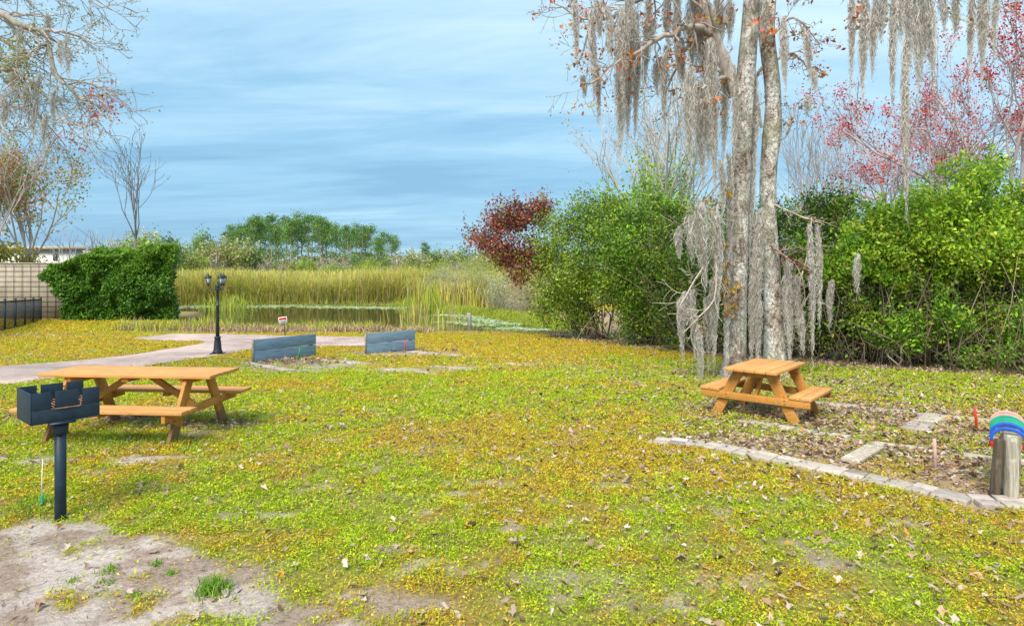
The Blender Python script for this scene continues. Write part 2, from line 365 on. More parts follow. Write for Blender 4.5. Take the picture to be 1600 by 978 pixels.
def yelm(x, y):
    a = fbm(x, y, .8, 4, 20); b = fbm(x, y, 3.0, 3, 31)
    far = sst(12, 18, y) * .13; b2 = fbm(x, y, 8.0, 3, 37)
    m = sst(.40, .62, a * .50 + b * .34 + b2 * .16 + far - .05 * sst(2.5, 6, x) * sst(16, 9, y)) * .92
    g = np.sqrt(((x - 9.2) / 5.5) ** 2 + ((y - 13.3) / 2.2) ** 2)   # fresh strip by the hedge
    return m * sst(.7, 1.3, g) * .95
C_GREEN = np.array((.32, .44, .020)); C_GREEN2 = np.array((.18, .33, .018)); C_LIME = np.array((.48, .55, .030)); C_YEL = np.array((.56, .37, .045)); C_ORG = np.array((.50, .25, .06)); C_SOIL = np.array((.20, .145, .085)); C_SAND = np.array((.45, .39, .37)); C_LIT = np.array((.36, .265, .20))
def lerp(a, b, t): return a * (1 - t[..., None]) + b * t[..., None]
def groundcol(x, y):
    ye = yelm(x, y); n = fbm(x, y, 2.2, 3, 50)
    c = lerp(np.broadcast_to(C_GREEN * .72, (*np.shape(x), 3)), C_YEL * .72, ye)
    near = sst(14, 5, y)
    c = lerp(c, C_SOIL * 1.0, .55 * near)
    c = lerp(c, C_SAND * 1.0, sandm(x, y) * .95)
    c = lerp(c, np.array((.25, .18, .14)), .8 * sandm(x, y) * sst(.46, .60, fbm(x, y, 4.2, 4, 88)))
    c = lerp(c, C_LIT, litm(x, y) * .9)
    d = sdpoly(x, y, POND)
    c = lerp(c, np.array((.26, .20, .10)), .9 * sst(3.5, 1.2, d)); c = lerp(c, np.array((.10, .09, .05)), sst(.9, 0, d))
    c = lerp(c, np.array((.20, .22, .06)), sst(45, 50, y))
    return c * (.88 + .24 * n[..., None])

xs = np.unique(np.concatenate([np.arange(-12, 12, .07), np.arange(-40, 40, .5), np.linspace(-900, 900, 60), -12 - np.geomspace(.07, 28, 40), 12 + np.geomspace(.07, 28, 40)]))
ys = np.unique(np.concatenate([np.arange(2.4, 14, .06), 14 + np.cumsum(np.full(110, .125)), np.arange(28, 60, .5), np.geomspace(60, 1600, 40), [-30, -10, -3, 0, 1, 2]]))
XX, YY = np.meshgrid(xs, ys); ZZ = gz(XX, YY)
a = Acc(); nx, ny = len(xs), len(ys)
ii = np.arange(ny - 1)[:, None] * nx + np.arange(nx - 1)[None]
a.add(np.stack([XX, YY, ZZ], -1).reshape(-1, 3), np.stack([ii, ii + 1, ii + nx + 1, ii + nx], -1).reshape(-1, 4), None, groundcol(XX, YY).reshape(-1, 3))
tag(a.build('ground', M_ground, smooth=True), kind='structure')
a = Acc(); a.add([(-40, 24, WATER_Z), (5, 24, WATER_Z), (5, 54, WATER_Z), (-40, 54, WATER_Z)], [(0, 1, 2, 3)]); tag(a.build('pond_water', M_water), kind='structure')

# path: a strip with an arm, as sheets just above the lawn
def sheet(name, left, right, mt, lift=-.004, n=60, th=.0):
    Lp = np.array([tuple(G(*p))[:2] for p in left]); Rp = np.array([tuple(G(*p))[:2] for p in right])
    def res(P):
        s = np.concatenate([[0], np.cumsum(np.linalg.norm(np.diff(P, axis=0), axis=1))]); t = np.linspace(0, s[-1], n); return np.stack([np.interp(t, s, P[:, 0]), np.interp(t, s, P[:, 1])], 1)
    A, B = res(Lp), res(Rp); m = 10
    P = A[:, None] * (1 - np.linspace(0, 1, m)[None, :, None]) + B[:, None] * np.linspace(0, 1, m)[None, :, None]
    z = gz0(P[..., 1]) + .02 + lift
    a = Acc(); i = np.arange(n - 1)[:, None] * m + np.arange(m - 1)[None]
    a.add(np.concatenate([P, z[..., None]], -1).reshape(-1, 3), np.stack([i, i + 1, i + m + 1, i + m], -1).reshape(-1, 4))
    return a.build(name, mt)
tag(sheet('path', [(-420, 640), (0, 603), (110, 588), (230, 572), (300, 562), (345, 556), (400, 545), (470, 541), (566, 541), (640, 543)], [(-420, 596), (0, 573), (100, 566), (200, 556), (262, 546), (318, 537), (320, 533), (390, 524), (566, 527), (640, 529)], M_path), kind='structure')
tag(sheet('path', [(200, 531), (250, 533), (330, 534), (420, 536)], [(215, 528), (272, 522), (345, 522.5), (420, 524.5)], M_path, lift=.002), kind='structure')
PATHP = np.array([tuple(G(a, b))[:2] for a, b in [(-420, 640), (0, 603), (110, 588), (230, 572), (300, 562), (345, 556), (400, 545), (470, 541), (640, 543), (640, 529), (566, 527), (390, 524), (345, 522.5), (272, 522), (205, 530), (250, 533), (320, 534), (318, 537), (262, 546), (200, 556), (100, 566), (0, 573), (-420, 596)]])

# ------------------------------------------------------------------ grass, litter
BORDERS = [([(1022, 689), (1100, 698), (1180, 714), (1320, 742), (1460, 772), (1520, 785), (1600, 791), (1700, 795)], .27), ([(1150, 657), (1215, 668), (1327, 685), (1442, 703)], .18), ([(1271, 630), (1390, 643), (1470, 652), (1550, 659), (1640, 668)], .22),
           ([(1505, 714), (1560, 720), (1650, 728)], .18), ([(1428, 672), (1444, 660), (1462, 652)], .3), ([(384, 567), (420, 574), (457, 581)], .24), ([(500, 563), (540, 566), (576, 570)], .34), ([(640, 549), (680, 553), (722, 556)], .34), ([(604, 577), (640, 580), (676, 585)], .28), ([(676, 572), (735, 578)], .24), ([(790, 567), (832, 572)], .22), ([(1328, 726), (1368, 701)], .2)]
_bw = [([tuple(G(*p))[:2] for p in P], w_) for P, w_ in BORDERS]
def bordm(x, y):
    m = np.zeros(np.shape(x))
    for P, w_ in _bw:
        for a, b in zip(P[:-1], P[1:]):
            ex, ey = b[0] - a[0], b[1] - a[1]; t = np.clip(((x - a[0]) * ex + (y - a[1]) * ey) / (ex * ex + ey * ey), 0, 1)
            m = np.maximum(m, sst(w_ * .62, w_ * .42, np.hypot(x - a[0] - ex * t, y - a[1] - ey * t)))
    return m
def scatter(n, y0, y1, r, powr=1.0):
    Y = y0 + (y1 - y0) * r.random(n) ** powr
    Y = np.sqrt(y0 ** 2 + (y1 ** 2 - y0 ** 2) * r.random(n)) if powr == 1.0 else Y
    X = (r.random(n) * 2 - 1) * (.86 * Y + 1.2); return X, Y
a = Acc(); r = np.random.default_rng(3)
for y0, y1, n, s in ((25, 34, 0, .08), (2.9, 5, 260000, .017), (5, 8, 330000, .022), (8, 13, 330000, .030), (13, 25, 460000, .038)):
    X, Y = scatter(n, y0, y1, r) if n else (r.uniform(-27, -14.5, 45000), r.uniform(24.8, 34, 45000))
    cov = 1 - .97 * sandm(X, Y); cov *= 1 - .88 * litm(X, Y)
    cov *= sst(.0, .6, sdpoly(X, Y, POND)); cov *= .28 + .72 * sst(.38, .54, fbm(X, Y, 5.5, 3, 60))
    cov *= sst(-.02, .05, sdpoly(X, Y, PATHP)) * (1 - .93 * bordm(X, Y))
    k = r.random(len(X)) < cov; X, Y = X[k], Y[k]; n = len(X)
    ye = np.clip(yelm(X, Y) + .55 * np.exp(-(((X - .3) / 2.2) ** 2 + ((Y - 7.2) / 1.3) ** 2)), 0, 1); n2 = fbm(X, Y, 7, 2, 90)
    pick = r.random(n); n3 = fbm(X, Y, 13, 2, 33); isy = pick < np.clip(ye * .76 + .03 + .18 * sst(13, 19, Y) + .9 * (n2 - .5) + .8 * (n3 - .5), .04, .85)
    col = np.where((r.random(n) < .5)[:, None], C_GREEN, np.where((r.random(n) < .5)[:, None], C_GREEN2, C_LIME))
    cy_ = np.where((r.random(n) < .52)[:, None], C_YEL, np.where((r.random(n) < .72)[:, None], C_ORG, C_LIME))
    col = np.where(isy[:, None], cy_, col); br = r.random(n) < .07 + .22 * sst(.5, .68, fbm(X, Y, 2.6, 3, 71)); col = np.where(br[:, None], C_LIT * 1.0, col)
    avg = lerp(np.broadcast_to((C_GREEN + C_LIME) / 2, (n, 3)), C_YEL, np.clip(ye * .7, 0, 1)); col = col * .68 + avg * .32
    col = col * np.clip(1 + .16 * r.normal(size=(n, 1)), .4, 1.7) * (.82 + .36 * fbm(X, Y, 9, 2, 57))[:, None] * np.array((1.10, 1.10, .8))
    hh = .035 * r.random(n) ** 1.3 * (.5 + fbm(X, Y, 4, 2, 15)) * (1 + .5 * (Y > 8))
    P = np.stack([X, Y, gz(X, Y) + .004 + hh], 1)
    up = r.random(n) < .5
    a.leaves(P[~up], s, .62, col[~up], tilt=.55, r=r); a.leaves(P[up], s * 2.0, .16, col[up] * np.array((.95, .95, 1.0)), tilt=1.3, r=r)
tag(a.build('grass', M_grass), kind='stuff')

def tuft(a, x, y, n, h, spread, cols, r, wid=.006, lean=.5, z=None):
    X = x + r.normal(size=n) * spread; Y = y + r.normal(size=n) * spread; Z = gz(X, Y) if z is None else np.full(n, z)
    th = r.random(n) * 2 * math.pi; ln = lean * r.random(n); H = h * (.55 + .6 * r.random(n))
    d = np.stack([np.cos(th), np.sin(th)], 1); wv = np.stack([-np.sin(th), np.cos(th)], 1)
    fx = r.random(n) * 2 * math.pi; wv = np.stack([np.cos(fx), np.sin(fx)], 1)
    c = pal(r, n, cols)
    prev = None; segs = 3; base = np.stack([X, Y, Z], 1)
    for i in range(segs):
        t0, t1 = i / segs, (i + 1) / segs
        def pt(t, s):
            p = base.copy(); p[:, :2] += d * (ln * H * t ** 2)[:, None] + wv * np.reshape(s * wid * (1 - t * .85), (-1, 1)); p[:, 2] += H * (t - .25 * ln * t ** 2); return p
        a.quads(np.stack([pt(t0, -1), pt(t0, 1), pt(t1, 1), pt(t1, -1)], 1), c)
GR = [(.13, .30, .03, 3), (.20, .36, .04, 2), (.30, .34, .06, 1)]
a = Acc(); r = np.random.default_rng(5)
for px, py, h, sp_, n in ((332, 925, .085, .045, 220), (170, 893, .04, .03, 60), (168, 912, .03, .03, 40), (118, 908, .03, .02, 30), (210, 932, .03, .02, 40), (245, 883, .035, .02, 50), (268, 897, .03, .02, 50), (150, 800, .06, .08, 60), (50, 800, .12, .12, 120), (60, 790, .1, .09, 80), (272, 690, .10, .07, 140), (300, 700, .07, .12, 160), (190, 690, .08, .2, 260), (235, 665, .09, .12, 160), (110, 700, .08, .2, 150), (342, 930, .05, .05, 60), (350, 665, .06, .14, 140), (50, 805, .06, .1, 100)):
    g = G(px, py); tuft(a, g.x, g.y, n, h, sp_, GR, r, .004, .9)
tag(a.build('weeds', M_grass), kind='stuff')

def fallen(n, y0, y1, r, size, dens):
    X, Y = scatter(n, y0, y1, r); k = r.random(n) < dens(X, Y); X, Y = X[k], Y[k]; n = len(X)
    s = size * (.55 + .8 * r.random(n)); m = 9
    th = np.linspace(0, 2 * math.pi, m, endpoint=False)[None] + .25 * r.normal(size=(n, m)) * .5
    lob = np.where(np.arange(m) % 2 == 0, 1.0, .55)[None] * (1 + .18 * r.normal(size=(n, m))); lob[:, 0] *= 1.25
    u = np.cos(th) * lob; v = np.sin(th) * lob * .8
    curl = (r.random((n, 1)) * .9 + .1); w_ = curl * (v ** 2 * .9 + u ** 2 * .25 * r.normal(size=(n, 1))) + .07 * r.normal(size=(n, m))
    a1 = r.random((n, 1)) * 6.283; X2 = u * np.cos(a1) - v * np.sin(a1); Y2 = u * np.sin(a1) + v * np.cos(a1)
    tx, ty = r.normal(size=(n, 1)) * .28, r.normal(size=(n, 1)) * .28
    flip = np.where(r.random((n, 1)) < .4, -1, 1); W = w_ * flip + X2 * tx + Y2 * ty; W = W - W.min(1, keepdims=True) * .8
    P = np.stack([X2, Y2, W], -1) * (s / 2)[:, None, None]
    base = np.stack([X, Y, gz(X, Y) + .012 + .022 * r.random(n) * (1 - sandm(X, Y))], 1)
    c0 = base.copy(); c0[:, 2] += s * .04
    V = np.concatenate([c0[:, None], P + base[:, None]], 1)
    b = np.arange(n)[:, None] * (m + 1); j = np.arange(m)[None]
    T = np.stack([np.broadcast_to(b, (n, m)), b + 1 + j, b + 1 + (j + 1) % m], -1).reshape(-1, 3)
    c = pal(r, n, [(.42, .32, .27, 4), (.48, .40, .35, 2.4), (.30, .20, .14, 4), (.40, .27, .18, 3), (.17, .11, .08, 1.6), (.55, .27, .07, .7)], .2)
    return V.reshape(-1, 3), T, np.repeat(c, m + 1, 0)
def ldens(x, y):
    rt = sst(-.5, 3.5, x) * sst(16, 12, y)
    dd = .09 + .30 * rt + .30 * sst(2.0, 5, x) * sst(13, 9, y) * sst(5.2, 7.0, y) + .05 * sst(.5, .65, fbm(x, y, 1.4, 3, 66))
    return np.clip(np.maximum(dd, litm(x, y) * 1.0), 0, 1) * (1 - .75 * sandm(x, y)) * sst(-.1, .1, sdpoly(x, y, PATHP)) * np.where(sdpoly(x, y, HEDGE) < -.8, .25, 1) * (1 - .90 * bordm(x, y))
a = Acc(); r = np.random.default_rng(11)
for y0, y1, n, s in ((2.9, 6, 9500, .052), (6, 10, 34000, .056), (10, 16, 42000, .066), (16, 25, 22000, .09)):
    V, T, c = fallen(n, y0, y1, r, s, ldens); a.add(V, None, T, c)
tag(a.build('fallen_leaves', M_dry), kind='stuff')
# tiny twigs and bark chips
a = Acc(); X, Y = scatter(16000, 2.9, 12, r); k = r.random(len(X)) < np.maximum(.25 + .5 * sandm(X, Y), litm(X, Y)); X, Y = X[k], Y[k]
a.leaves(np.stack([X, Y, gz(X, Y) + .008 + .01 * r.random(len(X))], 1), .05, .16, pal(r, len(X), [(.20, .13, .08, 3), (.34, .26, .2, 2), (.10, .06, .04, 2)]), tilt=.12, r=r)
tag(a.build('twig_litter', M_dry), kind='stuff')

# ------------------------------------------------------------------ picnic tables
WT = (.64, .32, .11); WS = (.53, .25, .055); WF = (.24, .135, .065)
def picnic(label, loc, rz, Lt, Wt, zt, lf, wf, zs, so, sw, Ls, n, footc, rs, planks=5):
    t = thing('picnic_table', label, 'picnic table', loc, rz, 'wooden picnic tables'); r = np.random.default_rng(rs)
    def cc(c): return tuple(np.array(c) * (1 + .07 * r.normal()))
    a = Acc(); pw = Wt / planks
    for i in range(planks): a.box((.004 * r.normal(), -Wt / 2 + pw * (i + .5), zt - .019 + .0015 * r.normal()), (Lt, pw - .007, .038), cc(WT))
    a.build('tabletop', M_tbl, t, bevel=.004)
    for s in (-1, 1):
        a = Acc(); k = 2
        for i in range(k): a.box((0, s * (so + sw * (i + .5) / k), zs - .019), (Ls, sw / k - .008, .038), cc(WT))
        a.build('seat', M_tbl, t, bevel=.004)
    xl = lf / 2
    for sx in (-1, 1):
        for sy in (-1, 1):
            a = Acc(); b = Vector((sx * xl, sy * wf, 0)); tp = Vector((sx * xl, sy * min(.2, Wt * .32), zt - .04)); mid = b.lerp(tp, .28)
            a.beam(b - (tp - b).normalized() * .03, mid, .042, .13, (0, 1, 0), footc); a.beam(mid, tp, .0418, .1298, (0, 1, 0), WS)
            a.build('leg', M_tbl, t, bevel=.003)
        a = Acc(); xo = sx * (xl + .042 * (1 if n else -1)); a.beam((xo, -so - sw + .02, zs - .085), (xo, so + sw - .02, zs - .085), .042, .09, (0, 0, 1), WS)
        for sy in (-1, 1):
            for dz in (-.105, -.065):
                x1 = xo + sx * .021 * (1 if n else -1); y1 = sy * (wf - (wf - min(.2, Wt * .32)) * (zs - .085) / (zt - .04)) + dz * .3; a.tube([(x1, y1, zs + dz), (x1 + sx * .006, y1, zs + dz)], .009, 8, (.10, .09, .08))
        a.build('seat_support', M_tbl, t, bevel=.003)
        a = Acc(); xo = sx * (xl - .043); a.beam((xo, -Wt / 2 + .04, zt - .08), (xo, Wt / 2 - .04, zt - .08), .04, .08, (0, 0, 1), WS); a.build('top_cleat', M_tbl, t, bevel=.003)
        a = Acc(); a.beam((sx * (xl - .05), 0, zs - .09), (sx * .12, 0, zt - .06), .07, .04, (0, 1, 0), WS); a.build('brace', M_tbl, t, bevel=.003)
    if Lt > 1.6:
        a = Acc(); a.beam((0, -Wt / 2 + .04, zt - .065), (0, Wt / 2 - .04, zt - .065), .08, .05, (0, 0, 1), WS); a.build('top_cleat', M_tbl, t, bevel=.003)
        for s in (-1, 1):
            a = Acc(); a.beam((0, s * so, zs - .06), (0, s * (so + sw), zs - .06), .08, .045, (0, 0, 1), WS); a.build('seat_cleat', M_tbl, t, bevel=.003)
    return t
picnic('long orange brown wooden picnic table with a dirty patch under it behind the barbecue grill', (-4.429, 7.644, float(gz0(7.644))), -.082, 2.087, .66, .732, 1.446, .548, .417, .471, .30, 1.965, True, WF, 1)
picnic('short square wooden picnic table standing in fallen leaves in front of the moss hung trunks', (3.45, 8.70, float(gz0(8.70))), .86, 1.22, .694, .675, .844, .526, .375, .45, .274, .99, True, (.50, .25, .06), 2)

# ------------------------------------------------------------------ park grill
gp = Vector((-3.33, 4.72, 0)); yaw = R(48.5); gc = Vector((-3.43, 4.84))
t = thing('park_grill', 'dark blue steel barbecue grill box on a single post by the sandy patch', 'barbecue grill', (gc.x, gc.y, 0), yaw)
Lb, Wb, z0, z1 = .43, .41, .745, .968
def lp(x, y, z): return (x, y, z)
a = Acc(); o_ = (gp.x - gc.x, gp.y - gc.y); ox = o_[0] * math.cos(-yaw) - o_[1] * math.sin(-yaw); oy = o_[0] * math.sin(-yaw) + o_[1] * math.cos(-yaw)
a.lathe([(.037, -.15), (.037, z0 - .012)], 24, (ox, oy, 0)); a.build('post', M_grill, t, smooth=False)
a = Acc(); a.lathe([(.05, z0 - .10), (.05, z0 - .014)], 24, (ox, oy, 0)); a.box((ox, oy, z0 - .010), (.16, .16, .012)); a.build('collar', M_grill, t)
th = .006
box = Acc(); box.box((0, 0, z0), (Lb, Wb, th))
box.box((-Lb / 2 + th / 2, 0, (z0 + z1) / 2 + th / 2), (th, Wb, z1 - z0 - th))
slots = (-Lb / 2 + .135, -Lb / 2 + .305)
for sy in (-1, 1):
    yy = sy * (Wb / 2 - th / 2); sd_ = .125; edges = [-Lb / 2 + th + .001, slots[0] - .012, slots[0] + .012, slots[1] - .012, slots[1] + .012, Lb / 2]
    for i in (0, 2, 4):
        xa, xb = edges[i], edges[i + 1]; box.box(((xa + xb) / 2, yy, z1 - sd_ / 2), (xb - xa, th, sd_))
    zb = z1 - sd_; box.box((.0005 + (edges[0] + edges[-1]) / 2, yy, (z0 + th + zb) / 2 - .0005), (edges[-1] - edges[0], th, zb - z0 - th - .001))
    for s_ in slots:
        for k in range(3): box.box((s_ - .0125 + .006, yy, z1 - .03 - .033 * k), (.012, th * .9, .008))
box.build('firebox', M_grill, t, bevel=.0012)
a = Acc(); r = np.random.default_rng(8)
for i in range(15): a.tube([(-Lb / 2 + .04 + i * .026, -Wb / 2 + .02, z1 - .115), (-Lb / 2 + .04 + i * .026, Wb / 2 - .02, z1 - .115)], .004, 6)
for y_ in (-Wb / 2 - .006, Wb / 2 + .006):
    a.tube([(slots[0], y_, z1 - .05), (slots[0], y_, z1 - .118), (slots[0] + .01, y_, z1 - .125), (slots[1] - .01, y_, z1 - .125), (slots[1], y_, z1 - .118), (slots[1], y_, z1 - .05)], .0042, 8)
a.build('cooking_grate', M_rust, t, smooth=True)
a = Acc()
for i in range(220):
    p = (r.uniform(-Lb / 2 + .03, Lb / 2 - .03), r.uniform(-Wb / 2 + .03, Wb / 2 - .03), z0 + .012 + .02 * r.random()); s = .012 + .012 * r.random()
    a.lathe([(s * .6, -s * .7), (s, 0), (s * .5, s * .7)], 6, p, (1, 1, 1))
a.build('ash_pile', M_ash, t)

# ------------------------------------------------------------------ thin white line with green weight left of the grill
g = G(66, 795); t = thing('marker_stick', 'thin white stick with a green tip standing in the grass left of the grill post', 'marker stick', (g.x, g.y, 0))
a = Acc(); a.tube([(-.012, .02, .38), (-.004, .0, .2), (.0, 0, .11)], .0028, 6); a.build('shaft', M_white, t)
a = Acc(); a.lathe([(.003, .12), (.010, .10), (.015, .05), (.010, .0), (.006, -.03)], 10, (.0, 0, 0)); a.build('weight', M_teal, t, smooth=True)

# ------------------------------------------------------------------ lamp post
g = G(340, 553.5); t = thing('lamp_post', 'black garden lamp post with three lanterns beside the paved path', 'lamp post', (g.x, g.y, g.z), R(15))
a = Acc(); a.box((0, 0, .01), (.34, .34, .05)); a.lathe([(.125, .03), (.125, .07), (.11, .10), (.10, .13), (.085, .32), (.070, .42), (.085, .43), (.085, .455), (.058, .47)], 20); a.build('base', M_black, t)
a = Acc(); a.lathe([(.048, .46), (.040, 1.0), (.037, 1.24), (.055, 1.25), (.055, 1.28), (.035, 1.29), (.032, 1.66), (.05, 1.67), (.05, 1.70), (.04, 1.72), (.06, 1.77), (.04, 1.82), (.015, 1.86), (.02, 1.89), (.004, 1.91)], 16); a.build('pole', M_black, t, smooth=True)
for k in range(3):
    an = R(180 + 120 * k); dx, dy = math.cos(an), math.sin(an)
    a = Acc(); pts = [(.03, 1.74), (.09, 1.68), (.15, 1.68), (.20, 1.72), (.225, 1.80)]
    a.tube([(dx * q, dy * q, z) for q, z in pts], .012, 8); a.build('arm', M_black, t, smooth=True)
    c = (dx * .225, dy * .225, 0)
    a = Acc(); a.lathe([(.02, 1.79), (.03, 1.81), (.035, 1.83), (.042, 1.835), (.042, 1.845)], 8, c); a.lathe([(.092, 2.005), (.086, 2.025), (.05, 2.06), (.03, 2.075), (.012, 2.085), (.016, 2.10), (.003, 2.12)], 8, c)
    for j in range(6):
        b_ = j * math.pi / 3; a.tube([(c[0] + .042 * math.cos(b_), c[1] + .042 * math.sin(b_), 1.84), (c[0] + .072 * math.cos(b_), c[1] + .072 * math.sin(b_), 2.01)], .005, 4)
    ln = a.build('lantern', M_black, t)
    a = Acc(); a.lathe([(.037, 1.846), (.066, 2.003)], 6, c); a.build('lamp_glass', M_glass, ln)

# ------------------------------------------------------------------ backboards, stakes, pit edging
def backboard(label, pa, pb, h):
    A, B = G(*pa), G(*pb); d = B - A; ln = math.hypot(d.x, d.y); an = math.atan2(d.y, d.x)
    t = thing('backboard', label, 'backboard', (A.x, A.y, min(A.z, B.z) + .0), an, 'horseshoe pit backboards')
    a = Acc(); a.box((ln / 2, 0, h * .25 + .0), (ln, .045, h * .5 + .03)); a.build('lower_plank', M_board, t, bevel=.004)
    a = Acc(); a.beam((0, .0, h * .765 - .004), (ln, 0, h * .765 + .012), .045, h * .46, (0, 0, 1)); a.build('upper_plank', M_board, t, bevel=.004)
    for x in (.10, ln - .10, ln / 2):
        a = Acc(); a.box((x, .07, h * .45), (.09, .09, h * .95)); a.build('post', M_old, t, bevel=.004)
    a = Acc(); a.box((-.013, 0.0, h * .5), (.024, .06, h * 1.0)); a.build('end_strip', M_old, t)
backboard('blue grey plank backboard with a green stake in front, nearer the lamp post', (396, 566), (493, 557), .565)
backboard('blue grey plank backboard with a red stake in front, farther from the lamp post', (572, 553), (648, 548), .575)
def stake(label, px, py, h, m, w_=.03, lean=(.03, 0)):
    g = G(px, py); a = Acc(); a.tube([(0, 0, -.1), (lean[0] * .5, lean[1], h * .5), (lean[0], lean[1], h)], w_ / 2, 10); o = a.build('stake', m, loc=(g.x, g.y, g.z)); return tag(o, label, 'stake')
stake('green steel stake before the plank backboard nearer the lamp post', 466, 563, .31, M_green, .04, (.05, 0))
stake('red steel stake before the plank backboard farther from the lamp post', 633, 550, .32, M_red, .035, (.02, 0))
stake('bright red stake at the far end of the leaf covered horseshoe pit', 1527, 671, .26, M_red, .03, (-.03, 0))
stake('pale pinkish stake among dry leaves left of the horseshoe rack', 1462, 736, .30, M_tan, .03, (-.012, 0))

def border(label, pts, wd, bl, cols=2, rs=0, zt=.03, skip=0):
    P = [G(*p) for p in pts]; r = np.random.default_rng(rs); a = Acc(); c0 = P[0].copy()
    for A, B in zip(P[:-1], P[1:]):
        d = (B - A); ln = math.hypot(d.x, d.y); n = max(1, round(ln / bl)); u = Vector((d.x, d.y, 0)) / ln; v = Vector((-u.y, u.x, 0))
        for i in range(n):
            for k in range(cols):
                if r.random() < skip: continue
                c = A + u * (ln * (i + .5) / n) + v * (wd * ((k + .5) / cols - .5)) + Vector((r.normal() * .006, r.normal() * .006, 0)) - c0
                zg = float(gz(c.x + c0.x, c.y + c0.y)) - c0.z + zt - .028 + r.normal() * .004
                uu = u.copy(); uu.z = r.normal() * .02; q = .04 * r.normal(); uu.x += q * v.x; uu.y += q * v.y
                cc = np.array((.44, .39, .35)) * (1 + .14 * r.normal()) * np.array((1, 1 + .02 * r.normal(), 1 + .04 * r.normal()))
                hb = (ln / n - .014) / 2; cz = Vector((c.x, c.y, zg))
                a.beam(cz - uu * hb, cz + uu * hb, wd / cols - .012, .06, (0, 0, 1), tuple(cc))
    o = a.build('paver_border', M_brick, bevel=.006, loc=c0); return tag(o, label, 'paver edging', 'paver edgings of the horseshoe pits')
border('widest row of grey paving bricks sweeping from the lawn to the horseshoe rack', [(1022, 689), (1100, 698), (1180, 714), (1320, 742), (1460, 772), (1520, 785), (1600, 791), (1700, 795)], .26, .20, 2, 1, .035)
border('half buried paver row running from under the short table between two leafy pits', [(1150, 657), (1215, 668), (1327, 685), (1442, 703)], .16, .22, 1, 2, .022, .08)
border('farthest paver row behind the red stake at the far side of the pits', [(1271, 630), (1390, 643), (1470, 652), (1550, 659), (1640, 668)], .2, .22, 1, 3, .024, .05)
border('short broken paver row ending behind the horseshoe rack', [(1505, 714), (1560, 720), (1650, 728)], .16, .2, 1, 4, .02, .1)
border('short paver row crossing the pit near the red stake', [(1428, 672), (1444, 660), (1462, 652)], .3, .2, 2, 5, .018, .1)
border('low paver kerb in front of the plank backboard nearer the lamp post', [(384, 567), (420, 574), (457, 581)], .22, .2, 1, 6, .02)
border('paver strip leading right from the plank backboard nearer the lamp post', [(500, 563), (540, 566), (576, 570)], .35, .2, 2, 7, .015, .1)
border('paver strip leading right from the plank backboard farther from the lamp post', [(640, 549), (680, 553), (722, 556)], .35, .2, 2, 8, .015, .1)
border('sunken paver strip lying in the lawn below the farther plank backboard', [(604, 577), (640, 580), (676, 585)], .3, .2, 2, 9, .012, .25)
border('sunken paver strip in the lawn right of the other one, half grown over', [(676, 572), (735, 578)], .26, .2, 2, 10, .012, .3)
border('small faint paver strip alone in the middle of the lawn', [(790, 567), (832, 572)], .25, .2, 2, 11, .01, .3)
g0, g1 = G(1328, 726), G(1368, 701); a = Acc(); a.beam((0, 0, .03), tuple(g1 - g0 + Vector((0, 0, .03))), .17, .035, (0, 0, 1), (1.5, 1.45, 1.35))
tag(a.build('plank', M_old, loc=g0, bevel=.004), 'grey weathered plank lying across the leafy pit', 'plank')

# ------------------------------------------------------------------ horseshoe rack with horseshoes
g = G(1580, 783); rd = Vector((.60, .80, 0)).normalized(); px_ = Vector((rd.y, -rd.x, 0))
t = thing('horseshoe_rack', 'weathered grey timber rack with horseshoes hung over its rail', 'horseshoe rack', (g.x, g.y, g.z), 0)
a = Acc(); a.beam((0, 0, -.12), (.01, .01, .53), .08,.07, (0, 1, 0), (1.35, 1.35, 1.3)); a.build('post', M_old, t, bevel=.008)
a = Acc(); a.beam((-.112, .05, -.12), (-.055, .05, .49), .055, .06, (0, 1, 0), (.36, .32, .28)); a.build('post', M_old, t, bevel=.008)
a = Acc(); a.beam((.085, .17, -.12), (.10, .17, .50), .075, .06, (0, 1, 0), (.8, .75, .65)); a.build('post', M_old, t, bevel=.008)
a = Acc(); b0 = rd * .75; a.beam((b0.x + .02, b0.y, -.12), (b0.x + .03, b0.y, .54), .10, .09, (0, 1, 0), (.9, .88, .82)); a.build('post', M_old, t, bevel=.008)
a = Acc(); q0 = rd * -.02 + Vector((0, 0, .50)); q1 = rd * .95 + Vector((0, 0, .52)); a.beam(q0 + rd * .06, q1, .10, .055, (0, 0, 1), (1, .95, .9)); a.build('rail', M_old, t, bevel=.006)
shoes = [(.03, M_blue, 0, 'bright blue horseshoe with red tips hung frontmost on the rack', True), (.13, M_blue, .02, 'darker blue horseshoe hung second on the rack behind the front one', False), (.19, M_teal, .025, 'sea green horseshoe hung on the rack just behind the blue ones', False), (.27, M_teal, .03, 'sea green horseshoe hung on the rack between two pale ones', False), (.31, M_orange, .02, 'pale orange horseshoe hung on the rack between green ones', False), (.40, M_teal, .03, 'green horseshoe hung fifth back on the rack next to the pink ones', False), (.52, M_pink, .02, 'faded pink horseshoe hung on the rack behind all the green ones', False), (.62, M_pink, .03, 'palest pink horseshoe at the far end of the rack', False)]
